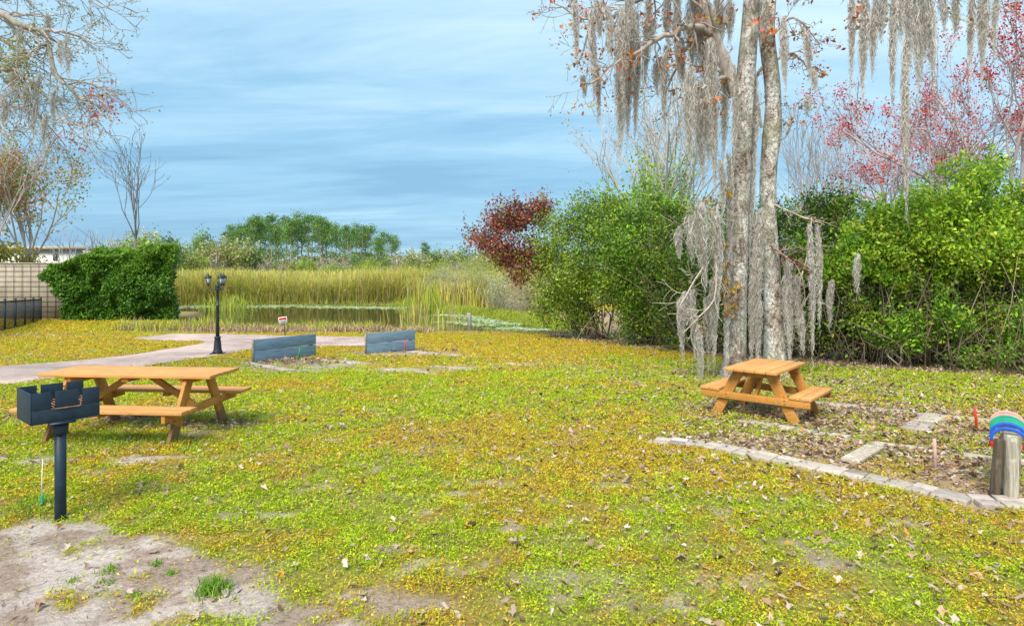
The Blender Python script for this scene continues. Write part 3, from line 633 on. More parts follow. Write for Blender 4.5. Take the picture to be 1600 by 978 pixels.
for s, m, dz, lab, tips in shoes:
    o = rd * s + Vector((g.x - .02, g.y, g.z + .545 + dz)); a = Acc()
    ang = np.linspace(R(-12), R(192), 26); V = []
    R0 = .112; wdt, thk = .026, .013
    P = [Vector((math.cos(q) * R0 * 1.0, 0, math.sin(q) * R0 * .8 - .06)) for q in ang]
    for k in range(len(P) - 1): pass
    ring = []
    for k, p in enumerate(P):
        n_ = Vector((math.cos(ang[k]), 0, math.sin(ang[k])))
        for su, sv_ in ((-1, -1), (1, -1), (1, 1), (-1, 1)): ring.append(p + n_ * (su * wdt / 2) + Vector((0, sv_ * thk, 0)))
    ca, sa = px_.x, px_.y
    ring = [(v.x * ca - v.y * sa, v.x * sa + v.y * ca, v.z) for v in ring]
    Q = [(k * 4 + j, (k + 1) * 4 + j, (k + 1) * 4 + (j + 1) % 4, k * 4 + (j + 1) % 4) for k in range(len(P) - 1) for j in range(4)] + [(0, 1, 2, 3), tuple(len(ring) - 4 + q for q in (3, 2, 1, 0))]
    a.add(ring, Q); h = a.build('horseshoe', m, loc=o, bevel=.004); tag(h, lab, 'horseshoe', 'horseshoes hung over the rack')
    for k in ((0, -1) if tips else ()):
        p = P[k]; b = Acc(); e = -1 if k == 0 else 1
        b.beam((p.x * ca, p.x * sa, p.z - .002), ((p.x - .008 * e * -1) * ca, (p.x) * sa, p.z - .048), .034, .03, (0, 1, 0)); b.build('heel_tip', M_red, h, bevel=.006)

# ------------------------------------------------------------------ warning sign, pond post
g = G(446, 524.5); Y = g.y
t = thing('warning_sign', 'small tilted red and white warning sign on a thin post at the pond edge', 'sign', (g.x, g.y, g.z), 0)
hS = (EYE - (501 - HOR) / F * Y) - g.z
a = Acc(); a.beam((.0, 0, -.1), (-.06, 0, hS - .02), .03, .02, (0, 1, 0)); a.build('post', M_fence, t)
sg = Acc(); un = Vector((math.cos(R(9)), 0, math.sin(R(9)))); c = Vector((-.085, -.02, hS + .02)); sg.beam(c - un * .155, c + un * .155, .008, .235, (0, 0, 1)); so_ = sg.build('sign_panel', M_white, t)
vn = Vector((-un.z, 0, un.x)); a = Acc(); cc = c + vn * .055 + Vector((0, -.0065, 0)); a.beam(cc - un * .135, cc + un * .135, .004, .085, (0, 0, 1)); a.build('red_header', M_red, so_)
a = Acc()
for k, (l0, l1) in enumerate(((-.11, .11), (-.09, .10), (-.06, .07))):
    cc = c - vn * (.02 + .03 * k) + Vector((0, -.0065, 0)); a.beam(cc + un * l0, cc + un * l1, .004, .012, (0, 0, 1))
a.build('dark_lines', M_dark, so_)
p = at(733, 512, 31.5); a = Acc(); a.tube([(0, 0, -.7), (.02, 0, .3), (-.02, 0, .62)], [.11, .10, .09], 8); tag(a.build('mooring_post', M_old, loc=(p.x, p.y, WATER_Z)), 'short weathered wooden post standing in the pond', 'post')

# ------------------------------------------------------------------ wall, trellis, fence, vine, building on the left
WY = 33.0; wz0 = -1.2; wz1 = 2.15
t = thing('block_wall', 'cream concrete block wall behind the fence at the left', 'wall', (-33.5, WY, 0))
a = Acc(); a.box((0, 0, (wz0 + wz1) / 2), (31, .25, wz1 - wz0)); a.build('wall_blocks', M_wall, t)
a = Acc(); a.box((0, 0, wz1 + .04), (31, .30, .075)); a.build('coping', M_wall, t)
a = Acc()
for i in range(60): a.tube([(-14 + i * .43, -.17, -.8), (-14 + i * .43, -.17, wz1 - .02)], .012, 4)
for i in range(11): a.tube([(-15, -.155, -.55 + i * .26), (15, -.155, -.55 + i * .26)], .010, 4)
a.build('wire_trellis', M_fence, t)
r = np.random.default_rng(21)
VPAL = [(.075, .20, .022, 4), (.11, .26, .026, 3), (.04, .11, .016, 3), (.20, .36, .03, 1.5)]
t = thing('vine_thicket', 'dense dark green vine hedge growing over the block wall', 'vine hedge', (-20, WY - .2, -.8))
a = Acc(); n = 56000
X = r.uniform(-24, -16.7, n); Zt = 2.5 + .35 * fbm(X, X * 0, 1.2, 3, 4) + .45 * sst(-19.5, -18, X) - .55 * sst(-21.3, -22.6, X); xo = -23.9 + 1.4 * (1 - sst(0.3, 1.6, np.abs(r.uniform(-.8, 2.3, n) - 1.9)))
Z = -.85 + (Zt + .85) * r.random(n) ** .8
edge = -23.7 + 1.3 * np.clip(1.3 - np.abs(Z - 1.7), 0, 1) * -.2 + .8 * sst(1.2, .3, Z) * sst(-.6, .3, Z) + .5 * sst(.2, -.8, Z) + (fbm(Z, Z * 0, 2, 3, 9) - .5) * 1.5
bump = .6 + .55 * sst(.3, .7, fbm(X, Z, 1.1, 3, 33)); Yv = -bump * r.random(n) ** .5 * sst(0, .6, X - edge + .3)
k = (X > edge + .45) & (X < -17.55 + .5 * fbm(Z, X * 0, 1.5, 3, 2) + .25)
X, Yv, Z = X[k], Yv[k], Z[k]; n = len(X); c = pal(r, n, VPAL, .25); c = c * (.6 + .8 * fbm(X, Z, 1.6, 3, 61))[:, None]; tp = sst(1.6, 2.6, Z + .5 * r.normal(size=n)); c = lerp(c, np.array((.20, .36, .035)), tp * .7)
a.leaves(np.stack([X + 20, Yv, Z + .8], 1), .13, .62, c, r=r, down=.4)
X = r.uniform(-21.5, -17.6, 5000); c = pal(r, 5000, [(.22, .38, .04, 1), (.14, .28, .03, 1)]); a.leaves(np.stack([X + 20, r.uniform(-.5, .4, 5000), .8 + 2.5 + .6 * r.random(5000) * fbm(X, X * 0, 2, 3, 7) * 1.6], 1), .13, .6, c, r=r)
a.build('leaves', M_leaf, t)
a = Acc()
for i in range(26):
    x = -22.5 + i * .2 + r.normal() * .1; a.tube([(x + 20, -.25, -.1), (x + 20 + r.normal() * .3, -.3, 1.2), (x + 20 + r.normal() * .6, -.3, 3)], [.03, .02, .01], 5, (.2, .15, .1))
a.build('vine_stem', M_twig, t)
# fence
A, B = Vector((-19.6, 24.0, -.57)), Vector((-23.7, 32.2, -.82)); d = B - A; A = A - d * .7; d = B - A; ln = math.hypot(d.x, d.y)
t = thing('metal_fence', 'low dark metal mesh fence in front of the block wall', 'fence', A, math.atan2(d.y, d.x)); sl = (B.z - A.z) / ln
np_ = 9
for i in range(np_ + 1):
    x = ln * i / np_; a = Acc(); a.box((x, 0, .62 + sl * x), (.07, .07, 1.34)); a.box((x, 0, 1.30 + sl * x), (.085, .085, .03)); a.build('post', M_fence, t)
a = Acc()
for z in (.08, 1.20): a.beam((0, 0, z), (ln, 0, z + sl * ln), .035, .05, (0, 0, 1))
a.build('rail', M_fence, t)
a = Acc(); n = int(ln / .055)
for i in range(n): x = ln * (i + .5) / n; a.box((x, 0, .64 + sl * x), (.011, .006, 1.1))
for i in range(20): z = .12 + i * .055; a.beam((0, .006, z), (ln, .006, z + sl * ln), .005, .010, (0, 0, 1))
a.build('mesh_infill', M_fence, t)
# white building behind
t = thing('white_building', 'white flat roofed building with one small dark window peeking above the wall', 'building', (-35.4, 46, -.8))
bz = lambda py: EYE - (py - HOR) / F * 46 + .8
a = Acc(); a.box((1.2, 2, bz(391) / 2), (5.5, 4, bz(391))); a.build('walls', M_white, t)
a = Acc(); a.beam((-1.8, 1.9, bz(388)), (4.3, 1.9, bz(388)), 4.4, .25, (0, 0, 1)); a.build('roof', plain('tan_roof', (.45, .38, .3), .8), t)
a = Acc(); a.box((2.6, -.02, bz(402)), (.32, .06, .46)); a.build('window', M_dark, t)

# ------------------------------------------------------------------ branches
def rot(v, ax, an):
    return v * math.cos(an) + np.cross(ax, v) * math.sin(an) + ax * np.dot(ax, v) * (1 - math.cos(an))
def grow(a, r, p, d, L_, rad, lev, tips, up=.15, wander=.18, kids=(5, 4, 3), ang=(30, 60), fr=.55, col=(.4, .36, .33), sides=5, start=.25, seg=5, rmin=.004):
    p = np.array(tuple(p), float); d = np.array(tuple(d), float); d /= np.linalg.norm(d)
    pts = [p]; dirs = [d]; n = max(3, seg)
    for i in range(n):
        d = d + wander * r.normal(size=3) + np.array((0, 0, up)) * (1 if lev > 0 else .5); d /= np.linalg.norm(d); p = p + d * L_ / n; pts.append(p); dirs.append(d)
    rr = np.maximum(rad * np.linspace(1, .35 if lev > 0 else .2, n + 1), rmin)
    a.tube(pts, rr, sides if lev > 1 else 4 if lev > 0 else 3, col, cap=False)
    if lev == 0: tips.append((pts[-1], dirs[-1])); tips.append((pts[-2], dirs[-2])); return
    nk = kids[lev - 1]
    for k in range(nk):
        t_ = start + (1 - start) * (k + r.random()) / nk; i = min(n - 1, int(t_ * n)); f = t_ * n - i; q = pts[i] * (1 - f) + pts[i + 1] * f
        ax = np.cross(dirs[i], r.normal(size=3)); ax /= np.linalg.norm(ax) + 1e-9
        nd = rot(dirs[i], ax, R(r.uniform(*ang)))
        grow(a, r, q, nd, L_ * fr * (1.15 - .4 * t_) * r.uniform(.8, 1.2), max(rr[i] * .6, rmin), lev - 1, tips, up, wander, kids, ang, fr, col, sides, start, seg, rmin)
    tips.append((pts[-1], dirs[-1]))
def budleaves(a, r, tips, per, size, spread, cols, frac=1.0, asp=.6, down=None, jit=.2):
    T = np.array([t_[0] for t_ in tips]); T = T[r.random(len(T)) < frac]
    P = np.repeat(T, per, 0) + r.normal(size=(len(T) * per, 3)) * spread
    c = np.repeat(pal(r, len(T), cols, jit), per, 0) * np.clip(1 + .15 * r.normal(size=(len(P), 1)), .5, 1.5)
    a.leaves(P, size, asp, c, r=r, down=down)
def polylimb(a, r, pts, r0, r1, tips, twigs=12, tl=.9, lev=1, col=(.42, .38, .35), up=.0, n=8, kids=(4, 3), rmin=.005, sub=3, wander=.2):
    P = np.array([tuple(p) for p in pts], float); s = np.concatenate([[0], np.cumsum(np.linalg.norm(np.diff(P, axis=0), axis=1))])
    m = (len(P) - 1) * sub + 1; t_ = np.linspace(0, s[-1], m); Q = np.stack([np.interp(t_, s, P[:, i]) for i in range(3)], 1)
    for _ in range(1): Q[1:-1] = (Q[:-2] + 2 * Q[1:-1] + Q[2:]) / 4
    Q[1:] += r.normal(size=Q[1:].shape) * min(.02, r0 * .3); rr = np.linspace(r0, r1, m); a.tube(Q, rr, n, col, cap=False)
    for k in range(twigs):
        i = int(m * .15 + (m * .85 - 1) * (k + r.random()) / twigs); i = min(i, m - 2); d = Q[i + 1] - Q[i]; d /= np.linalg.norm(d) + 1e-9
        ax = np.cross(d, r.normal(size=3)); ax /= np.linalg.norm(ax); nd = rot(d, ax, R(r.uniform(35, 80)))
        grow(a, r, Q[i], nd, tl * r.uniform(.6, 1.2), max(rr[i] * .4, rmin), lev, tips, up, wander, kids, (25, 60), .55, col, rmin=rmin)
    return Q

# ------------------------------------------------------------------ spanish moss
MPAL = [(.70, .66, .62, 4), (.56, .52, .47, 3), (.80, .77, .74, 3), (.42, .36, .28, 1.2)]
def moss(parent, r, px, y0, y1, wpx, Y, name='hanging_moss', cols=MPAL, dens=1.0):
    top = at(px, y0, Y); bot = at(px, y1, Y); H = top.z - bot.z; W = wpx / F * Y
    n = int((55 + 190 * W * H) * dens); a = Acc(); o = Vector((top.x, top.y, top.z))
    segs = max(6, int(H / .09)); u = r.normal(size=n) * .42; v = r.normal(size=n) * .42
    lobes = 3; lx = r.uniform(-.5, .5, lobes); lk = r.integers(0, lobes, n)
    Ls = H * np.clip(.35 + .65 * r.random(n) ** .7 * np.array([1.0, .75, .6])[lk], .2, 1)
    Ls[:8] = H * r.uniform(.8, 1.05, 8); st = r.random(n) ** 2 * .35 * H; Ls = np.minimum(Ls * np.where(r.random(n) < .06, 1.18, 1.0), H * 1.12 - st * .3)
    cb = pal(r, n, cols, .22); ph = r.random(n) * 6.28; fr = r.uniform(10, 26, n)
    prev = None; wd = .0032 + .0030 * r.random(n)
    for i in range(segs + 1):
        t_ = i / segs; zz_ = -st - (Ls - st * 0) * t_; tt = np.clip(-zz_ / H, 0, 1)
        env = W * (.45 + .55 * np.sin(np.clip(tt * 2.2, 0, math.pi / 2 + .0))) * (1 - .88 * tt ** 1.5) * .55
        x = (u * .8 + lx[lk] * .9) * env + .016 * np.sin(ph + fr * zz_) + .011 * r.normal(size=n) + .035 * math.sin(4.0 * t_ + len(a.v) * 0 + top.x * 3)
        y = v * env + .012 * np.cos(ph * 1.7 + fr * zz_) + .008 * r.normal(size=n)
        th_ = ph + i * .9; dx = np.cos(th_) * wd * (1 - .6 * t_); dy = np.sin(th_) * wd * (1 - .6 * t_)
        cur = (np.stack([x - dx, y - dy, zz_], 1), np.stack([x + dx, y + dy, zz_ + .01], 1))
        if prev is not None: a.quads(np.stack([prev[0], prev[1], cur[1], cur[0]], 1), cb)
        prev = cur
    # short curls off the strands
    m = n * 8; k = r.integers(0, n, m); tz = r.random(m); zz_ = -(st[k] + Ls[k] * tz); tt = np.clip(-zz_ / H, 0, 1)
    env = W * (.45 + .55 * np.sin(np.clip(tt * 2.2, 0, math.pi / 2))) * (1 - .88 * tt ** 1.5) * .55
    P = np.stack([(u[k] * .8 + lx[lk[k]] * .9) * env + .02 * r.normal(size=m), v[k] * env + .02 * r.normal(size=m), zz_], 1)
    a.leaves(P, .085, .07, cb[k], r=r, down=.5)
    return a.build(name, M_moss, parent, loc=o)

# ------------------------------------------------------------------ the two mossy trunks
TY = 12.3
def trunk(a, pts, rad, n=20, col=(1, 1, 1), r=rng, Y=TY, amp=.08):
    P = np.array([tuple(at(x, y, Y)) for x, y in pts]); s = np.concatenate([[0], np.cumsum(np.linalg.norm(np.diff(P, axis=0), axis=1))])
    m = 70; t_ = np.linspace(0, s[-1], m); Q = np.stack([np.interp(t_, s, P[:, i]) for i in range(3)], 1); rr = np.interp(t_, s, np.array(rad) / F * Y)
    for _ in range(4): Q[1:-1] = (Q[:-2] + Q[1:-1] * 2 + Q[2:]) / 4
    th_ = np.arange(n) * 2 * math.pi / n
    ww = fbm(np.cos(th_)[None] * 1.2 + t_[:, None] * .0, np.sin(th_)[None] * 1.2 + t_[:, None] * .9, 1.5, 4, 5)
    rr2 = rr[:, None] * (1 + amp * 2.5 * (ww - .5))
    rr2 = rr2 * (1 + (.35 * np.exp(-np.maximum(Q[:, 2] + .3, 0) / .22))[:, None] * np.clip(np.sin(th_ * 5 + 1.3) * .6 + .1, -.2, 1)[None])
    V = np.stack([Q[:, 0, None] + rr2 * np.cos(th_), Q[:, 1, None] + rr2 * np.sin(th_), np.broadcast_to(Q[:, 2, None], rr2.shape)], -1).reshape(-1, 3)
    i = np.arange(m - 1)[:, None] * n; j = np.arange(n)[None]; j2 = (j + 1) % n
    a.add(V, np.stack([i + j, i + j2, i + n + j2, i + n + j], -1).reshape(-1, 4), None, col); return Q
OR = [(.60, .20, .05, 3), (.50, .10, .07, 2), (.34, .16, .07, 2), (.50, .34, .06, 1)]
RB = [(.30, .07, .06, 3), (.25, .14, .10, 2), (.22, .22, .22, 1)]
r = np.random.default_rng(31)
t = thing('mossy_tree', 'peeling brown and white barked tree, the left of two trunks behind the short table', 'tree', (0, 0, 0))
a = Acc(); trunk(a, [(1142, 612), (1147, 585), (1149, 550), (1152, 480), (1154, 400), (1157, 300), (1161, 200), (1166, 110), (1172, 40), (1178, -60), (1176, -200), (1160, -330)], [28, 19, 16.5, 14.5, 13.5, 14, 14.5, 14, 13, 12, 10, 6]); a.build('trunk', M_syc, t, smooth=True)
a = Acc(); tips = []
w_ = Acc()
polylimb(w_, r, [at(1150, 150, TY), at(1132, 100, TY - .1), at(1114, 50, TY - .2), at(1100, 0, TY - .3), at(1080, -60, TY - .4), at(1050, -130, TY - .5)], .15, .07, tips, 12, 1.1, 1, (.46, .41, .37))
polylimb(w_, r, [at(1118, 60, TY - .2), at(1080, 38, TY - .4), at(1035, 60, TY - .5), at(990, 85, TY - .6), at(955, 105, TY - .7), at(925, 135, TY - .7), at(910, 128, TY - .7)], .07, .012, tips, 26, .75)
polylimb(w_, r, [at(1100, 0, TY - .3), at(1040, -22, TY - .2), at(985, 8, TY - .1), at(935, 40, TY), at(895, 22, TY), at(868, 5, TY)], .08, .012, tips, 28, .8)
polylimb(w_, r, [at(1105, 20, TY - .3), at(1075, 75, TY), at(1050, 115, TY), at(1038, 150, TY)], .05, .012, tips, 12, .7)
polylimb(w_, r, [at(1060, -40, TY), at(1000, -60, TY + .3), at(950, -20, TY + .4), at(915, 60, TY + .5), at(905, 100, TY + .5)], .06, .012, tips, 20, .8)
polylimb(w_, r, [at(1140, 120, TY), at(1120, 125, TY - .5), at(1095, 140, TY - .7)], .05, .02, tips, 10, .6)
polylimb(w_, r, [at(1176, -100, TY), at(1120, -130, TY - .6), at(1030, -120, TY - 1.2), at(960, -60, TY - 1.4)], .08, .02, tips, 18, .9)
low = []
polylimb(w_, r, [at(1152, 330, TY), at(1135, 312, TY - .2), at(1117, 318, TY - .4), at(1118, 375, TY - .5), at(1096, 423, TY - .6), at(1074, 455, TY - .7), at(1060, 482, TY - .8)], .035, .010, low, 14, .45, col=(.48, .43, .36))
polylimb(w_, r, [at(1118, 372, TY - .5), at(1120, 470, TY - .6), at(1086, 500, TY - .7), at(1067, 522, TY - .8)], .022, .008, low, 12, .4, col=(.5, .45, .38))
polylimb(w_, r, [at(1150, 300, TY), at(1110, 330, TY - .3), at(1075, 345, TY - .4), at(1055, 360, TY - .4)], .03, .008, low, 14, .5, col=(.42, .36, .28))
w_.build('limbs', M_bark, t, smooth=True)
budleaves(a, r, tips, 5, .085, .06, OR, .16); budleaves(a, r, tips, 2, .035, .03, RB, .9)
for px_, py_ in ((1137, 300), (1131, 418), (1134, 440), (1148, 452), (1133, 462), (1140, 485), (1147, 475), (1095, 512), (1102, 320), (1130, 385)):
    c = at(px_, py_, TY - .45); P = np.array(tuple(c)) + r.normal(size=(30, 3)) * .07; a.leaves(P, .10, .4, pal(r, 30, [(.45, .30, .03, 3), (.40, .18, .03, 2), (.2, .12, .05, 2)]), r=r)
for px_, py_ in ((1128, 30), (1112, 45), (1133, 22), (1105, 60), (965, 82), (993, 70), (1035, 88), (1053, 85), (1050, 30), (968, 68), (950, 20), (1085, 72), (1098, 108)):
    c = at(px_, py_, TY - .3); P = np.array(tuple(c)) + r.normal(size=(10, 3)) * .08; a.leaves(P, .10, .7, pal(r, 10, OR), r=r)
a.build('leaves', M_leaf, t)
Lm = [(983, -5, 196, 32), (995, 60, 205, 14), (968, 60, 238, 26), (975, 10, 150, 34), (1038, 72, 195, 13), (1028, 90, 140, 22), (1060, -10, 120, 18), (1078, 105, 248, 26), (1095, 125, 262, 36), (1115, 105, 275, 28), (1130, 118, 235, 16), (1088, -5, 95, 34), (1120, -5, 85, 30), (1112, 60, 190, 20), (900, -5, 92, 10), (926, 15, 150, 12), (933, 95, 180, 11), (912, 118, 150, 8), (935, 0, 60, 16), (950, 10, 90, 14), (1045, -5, 70, 22), (1010, -5, 95, 20), (1066, 60, 130, 14), (1100, 50, 140, 30), (1020, 30, 70, 14), (1148, 100, 240, 10), (1140, 0, 60, 20), (1008, 70, 130, 12),
      (988, 20, 120, 30), (1105, 130, 240, 34), (1080, 20, 100, 30), (1065, 465, 552, 11), (1083, 452, 546, 12), (1094, 508, 592, 12), (1106, 465, 556, 18), (1114, 436, 558, 12), (1061, 356, 402, 15), (1100, 316, 440, 42), (1080, 335, 400, 30), (1120, 330, 470, 26), (1134, 380, 568, 9), (1128, 250, 330, 10), (1072, 455, 500, 14), (1140, 240, 420, 12)]
for m_ in Lm: moss(t, r, *m_, TY - .35 + .5 * r.normal() * .5)
t2 = thing('mossy_tree', 'smoother pale grey trunk with a bulge, the right of the two behind the short table', 'tree', (0, 0, 0))
TY2 = 12.8
a = Acc(); trunk(a, [(1212, 600), (1211, 575), (1211, 520), (1207, 450), (1203, 380), (1199, 310), (1201, 250), (1207, 213), (1209, 160), (1205, 110), (1197, 60), (1199, 15), (1206, -60), (1215, -180), (1210, -300)], [26, 18, 16, 14, 12, 12, 12.5, 14.5, 12, 12, 12, 12, 11, 9, 5], Y=TY2, amp=.05, col=(1.18, 1.2, 1.2)); a.build('trunk', M_syc, t2, smooth=True)
w_ = Acc(); tips = []; low = []
polylimb(w_, r, [at(1197, 70, TY2), at(1215, 45, TY2 - .2), at(1235, 28, TY2 - .2), at(1252, 32, TY2 - .2), at(1262, 50, TY2 - .2), at(1282, 68, TY2 - .2)], .04, .008, tips, 14, .5)
polylimb(w_, r, [at(1204, 100, TY2), at(1235, 82, TY2), at(1255, 95, TY2), at(1268, 115, TY2), at(1276, 132, TY2)], .03, .007, tips, 10, .35)
polylimb(w_, r, [at(1190, 200, TY2), at(1183, 160, TY2), at(1180, 125, TY2), at(1190, 105, TY2)], .035, .03, tips, 2, .3)
polylimb(w_, r, [at(1207, 228, TY2), at(1228, 215, TY2), at(1238, 190, TY2), at(1245, 160, TY2), at(1262, 150, TY2)], .025, .006, tips, 10, .4)
polylimb(w_, r, [at(1210, -100, TY2), at(1240, -70, TY2 - .3), at(1330, -16, TY2 - .8), at(1400, -18, TY2 - 1), at(1480, -12, TY2 - 1), at(1560, -20, TY2 - 1), at(1650, -50, TY2 - 1)], .11, .02, tips, 34, .7)
polylimb(w_, r, [at(1200, 380, TY2), at(1225, 400, TY2 - .6), at(1245, 415, TY2 - .8), at(1265, 425, TY2 - .9)], .03, .008, low, 10, .4, col=(.3, .2, .17))
polylimb(w_, r, [at(1268, 340, TY2 + .3), at(1265, 389, TY2 + .1), at(1250, 441, TY2), at(1227, 530, TY2), at(1222, 560, TY2)], .012, .02, low, 12, .4, col=(.5, .44, .33))
polylimb(w_, r, [at(1200, 318, TY2), at(1225, 326, TY2 - .3), at(1250, 338, TY2 - .42), at(1272, 345, TY2 - .45), at(1290, 352, TY2 - .45)], .022, .007, low, 12, .35, col=(.5, .44, .35))
polylimb(w_, r, [at(1204, 392, TY2), at(1220, 396, TY2 - .35), at(1240, 406, TY2 - .45), at(1256, 440, TY2 - .45), at(1258, 476, TY2 - .45)], .016, .006, low, 10, .3, col=(.5, .44, .35))
polylimb(w_, r, [at(1285, 430, TY2), at(1251, 481, TY2), at(1230, 527, TY2)], .012, .018, low, 8, .4, col=(.5, .44, .33))
w_.build('limbs', M_bark, t2, smooth=True)
a = Acc(); budleaves(a, r, tips, 5, .085, .06, OR, .14); budleaves(a, r, tips, 2, .035, .03, RB, .8)
for px_, py_ in ((1328, 25), (1340, 15), (1345, 32), (1360, 48), (1380, 35), (1347, 60), (1415, 8), (1335, 45), (1372, 40), (1437, 15), (1195, 55), (1203, 48), (1180, 30)):
    c = at(px_, py_, TY2 - .9); P = np.array(tuple(c)) + r.normal(size=(11, 3)) * .08; a.leaves(P, .10, .7, pal(r, 11, OR), r=r)
for k in range(26):
    c = at(1228 + k * 1.5, 400 + k * 1.1, TY2 - .8); P = np.array(tuple(c)) + r.normal(size=(4, 3)) * .03; a.leaves(P, .06, .6, pal(r, 4, [(.22, .08, .07, 1), (.14, .06, .05, 1)]), r=r)
a.build('leaves', M_leaf, t2)
for m_ in [(1226, 25, 132, 16), (1263, 48, 118, 13), (1272, 108, 140, 7), (1184, 165, 210, 7), (1262, 150, 175, 8), (1176, 385, 562, 16), (1187, 325, 540, 9), (1178, 120, 330, 10), (1174, 250, 400, 10), (1233, 405, 562, 20), (1252, 480, 548, 12), (1267, 350, 542, 10), (1279, 350, 492, 9), (1245, 430, 500, 14), (1182, 330, 450, 10), (1190, 0, 70, 12), (1185, 560 - 90, 563, 14)]: moss(t2, r, *m_, TY2 - .45)
for m_ in [(1330, -12, 115, 13), (1350, -12, 142, 20), (1366, -8, 110, 12), (1396, -14, 146, 17), (1421, -14, 90, 14), (1416, 60, 300, 13), (1434, -12, 130, 28), (1455, -12, 115, 22), (1378, -14, 60, 18), (1493, -12, 52, 14), (1516, -12, 102, 12), (1538, -12, 108, 22), (1556, -14, 80, 12), (1474, -12, 45, 14), (1444, -12, 80, 26), (1408, -14, 60, 20), (1534, -12, 70, 20)]: moss(t2, r, *m_, TY2 - 1.0, dens=1.15)

# ------------------------------------------------------------------ hedge shrubs along the right
def shrub(name, label, cat, base, parts, cols, size, r, stems=7, stemcol=(.20, .16, .12), group=None, asp=.5, lean=(0, 0), nst=1.0, sub='leaves', shoots=45):
    """parts: list of (dx, dy, z, rx, ry, rz, nclump, per, clump radius) ellipsoids of leaf clumps, in metres from the base"""
    t = thing(name, label, cat, base, 0, group); a = Acc(); cl = []
    for dx, dy, z, rx, ry, rz, nc, per, cr in parts:
        d = r.normal(size=(nc, 3)); d /= np.linalg.norm(d, axis=1)[:, None]; q = r.random(nc) ** .4
        nlb = max(7, int(nc / 9)); ld = r.normal(size=(nlb, 3)); ld /= np.linalg.norm(ld, axis=1)[:, None]; lb = ld * (r.random((nlb, 1)) ** .35)
        kk = r.integers(0, nlb, nc); q2 = lb[kk] + d * q[:, None] * .38
        c = np.array((dx, dy, z)) + q2 * np.array((rx, ry, rz)); c = c[c[:, 2] > .12]; nc = len(c); cl.append(c)
        cc = pal(r, nc, cols, .22) if True else 0
        P = np.repeat(c, per, 0) + r.normal(size=(nc * per, 3)) * np.array((cr, cr, cr * .7)); k = P[:, 2] > .02
        cb = np.repeat(cc, per, 0) * np.clip(1 + .2 * r.normal(size=(nc * per, 1)), .5, 1.6)
        odd = r.random(len(P)) < .07; cb[odd] = pal(r, int(odd.sum()), [(.42, .36, .06, 2), (.30, .18, .07, 1), (.10, .12, .04, 2)])
        a.leaves(P[k], size, asp, cb[k], r=r, down=.25)
        if shoots:
            top = c[c[:, 2] > np.quantile(c[:, 2], .45)]; m_ = shoots; b0 = top[r.integers(0, len(top), m_)]; dd = r.normal(size=(m_, 3)) * .5 + (0, 0, 1.1); dd /= np.linalg.norm(dd, axis=1)[:, None]; ll = cr * r.uniform(1.5, 4.2, m_); q_ = np.linspace(.1, 1, 12)
            SP = (b0[:, None] + dd[:, None] * (ll[:, None] * q_[None])[..., None]).reshape(-1, 3) + r.normal(size=(m_ * 12, 3)) * size * .35
            a.leaves(SP, size * .9, asp, np.repeat(pal(r, m_, cols, .15) * 1.1, 12, 0), r=r)
    a.build(sub, M_leaf, t)
    a = Acc(); cl = np.vstack(cl)
    for i in range(stems):
        e = cl[r.integers(len(cl))]; b = np.array((r.normal() * .3, r.normal() * .25, -.1)); m1 = b * .7 + e * .3 + r.normal(size=3) * .15; m1[2] = max(m1[2], .35 * e[2]); m2 = b * .3 + e * .7 + r.normal(size=3) * .15
        rad = r.uniform(.008, .026) * nst; a.tube([b, m1, m2, e], [rad, rad * .8, rad * .5, rad * .2], 5, tuple(np.array(stemcol) * r.uniform(.6, 1.5)))
        for _ in range(3):
            f = r.uniform(.2, .9); q = m1 * (1 - f) + m2 * f; a.tube([q, q + r.normal(size=3) * np.array((.4, .4, .3)) + (0, 0, .3)], [rad * .4, .004], 4, stemcol)
    a.build('stems', M_twig, t)
    return t
OL = [(.17, .28, .03, 4), (.25, .38, .034, 3), (.10, .17, .022, 2.5), (.32, .44, .04, 1.5)]
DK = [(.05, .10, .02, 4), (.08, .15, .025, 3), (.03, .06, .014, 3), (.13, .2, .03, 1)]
BR = [(.27, .44, .030, 4), (.37, .53, .04, 3), (.15, .28, .022, 3), (.46, .50, .06, 1.2)]
MD = [(.14, .30, .024, 4), (.22, .40, .03, 3), (.08, .17, .018, 2), (.30, .46, .035, 1)]
r = np.random.default_rng(41)
shrub('maple_shrub', 'small tree with rust red leaves leaning over the pond from the thicket', 'tree', (2.6, 23.5, -.6), [(-2.9, -.3, 3.7, 1.25, 1.0, 1.1, 230, 26, .18), (-2.0, -.3, 4.6, .95, .8, .75, 120, 26, .17), (-2.0, -.3, 2.7, 1.0, .8, .9, 110, 26, .16)], [(.27, .075, .06, 4), (.36, .13, .10, 3), (.18, .05, .04, 3), (.26, .32, .05, .7)], .10, r, 14, (.2, .15, .12), asp=.55)
shrub('evergreen_shrub', 'tall olive green bush beside the red leaved tree, its foot in bare grey stems', 'bush', (3.0, 21.8, -.5), [(-.5, 0, 2.6, 2.0, 1.3, 1.9, 480, 34, .20), (-.2, 0, 4.0, 1.5, 1.0, .8, 150, 30, .2), (-.9, 0, 1.4, 1.2, .9, 1.0, 170, 30, .2)], OL, .10, r, 34, (.26, .21, .16))
shrub('evergreen_shrub', 'broad mixed green bush right of the tall olive one', 'bush', (4.3, 19.6, -.45), [(-.2, 0, 2.5, 1.7, 1.2, 1.7, 420, 34, .18), (0, 0, .9, 1.4, .9, .8, 170, 30, .2), (.2, 0, 3.8, 1.2, .8, .5, 90, 28, .18)], OL[:2] + MD[:2] + DK[:1], .095, r, 34, (.26, .21, .15))
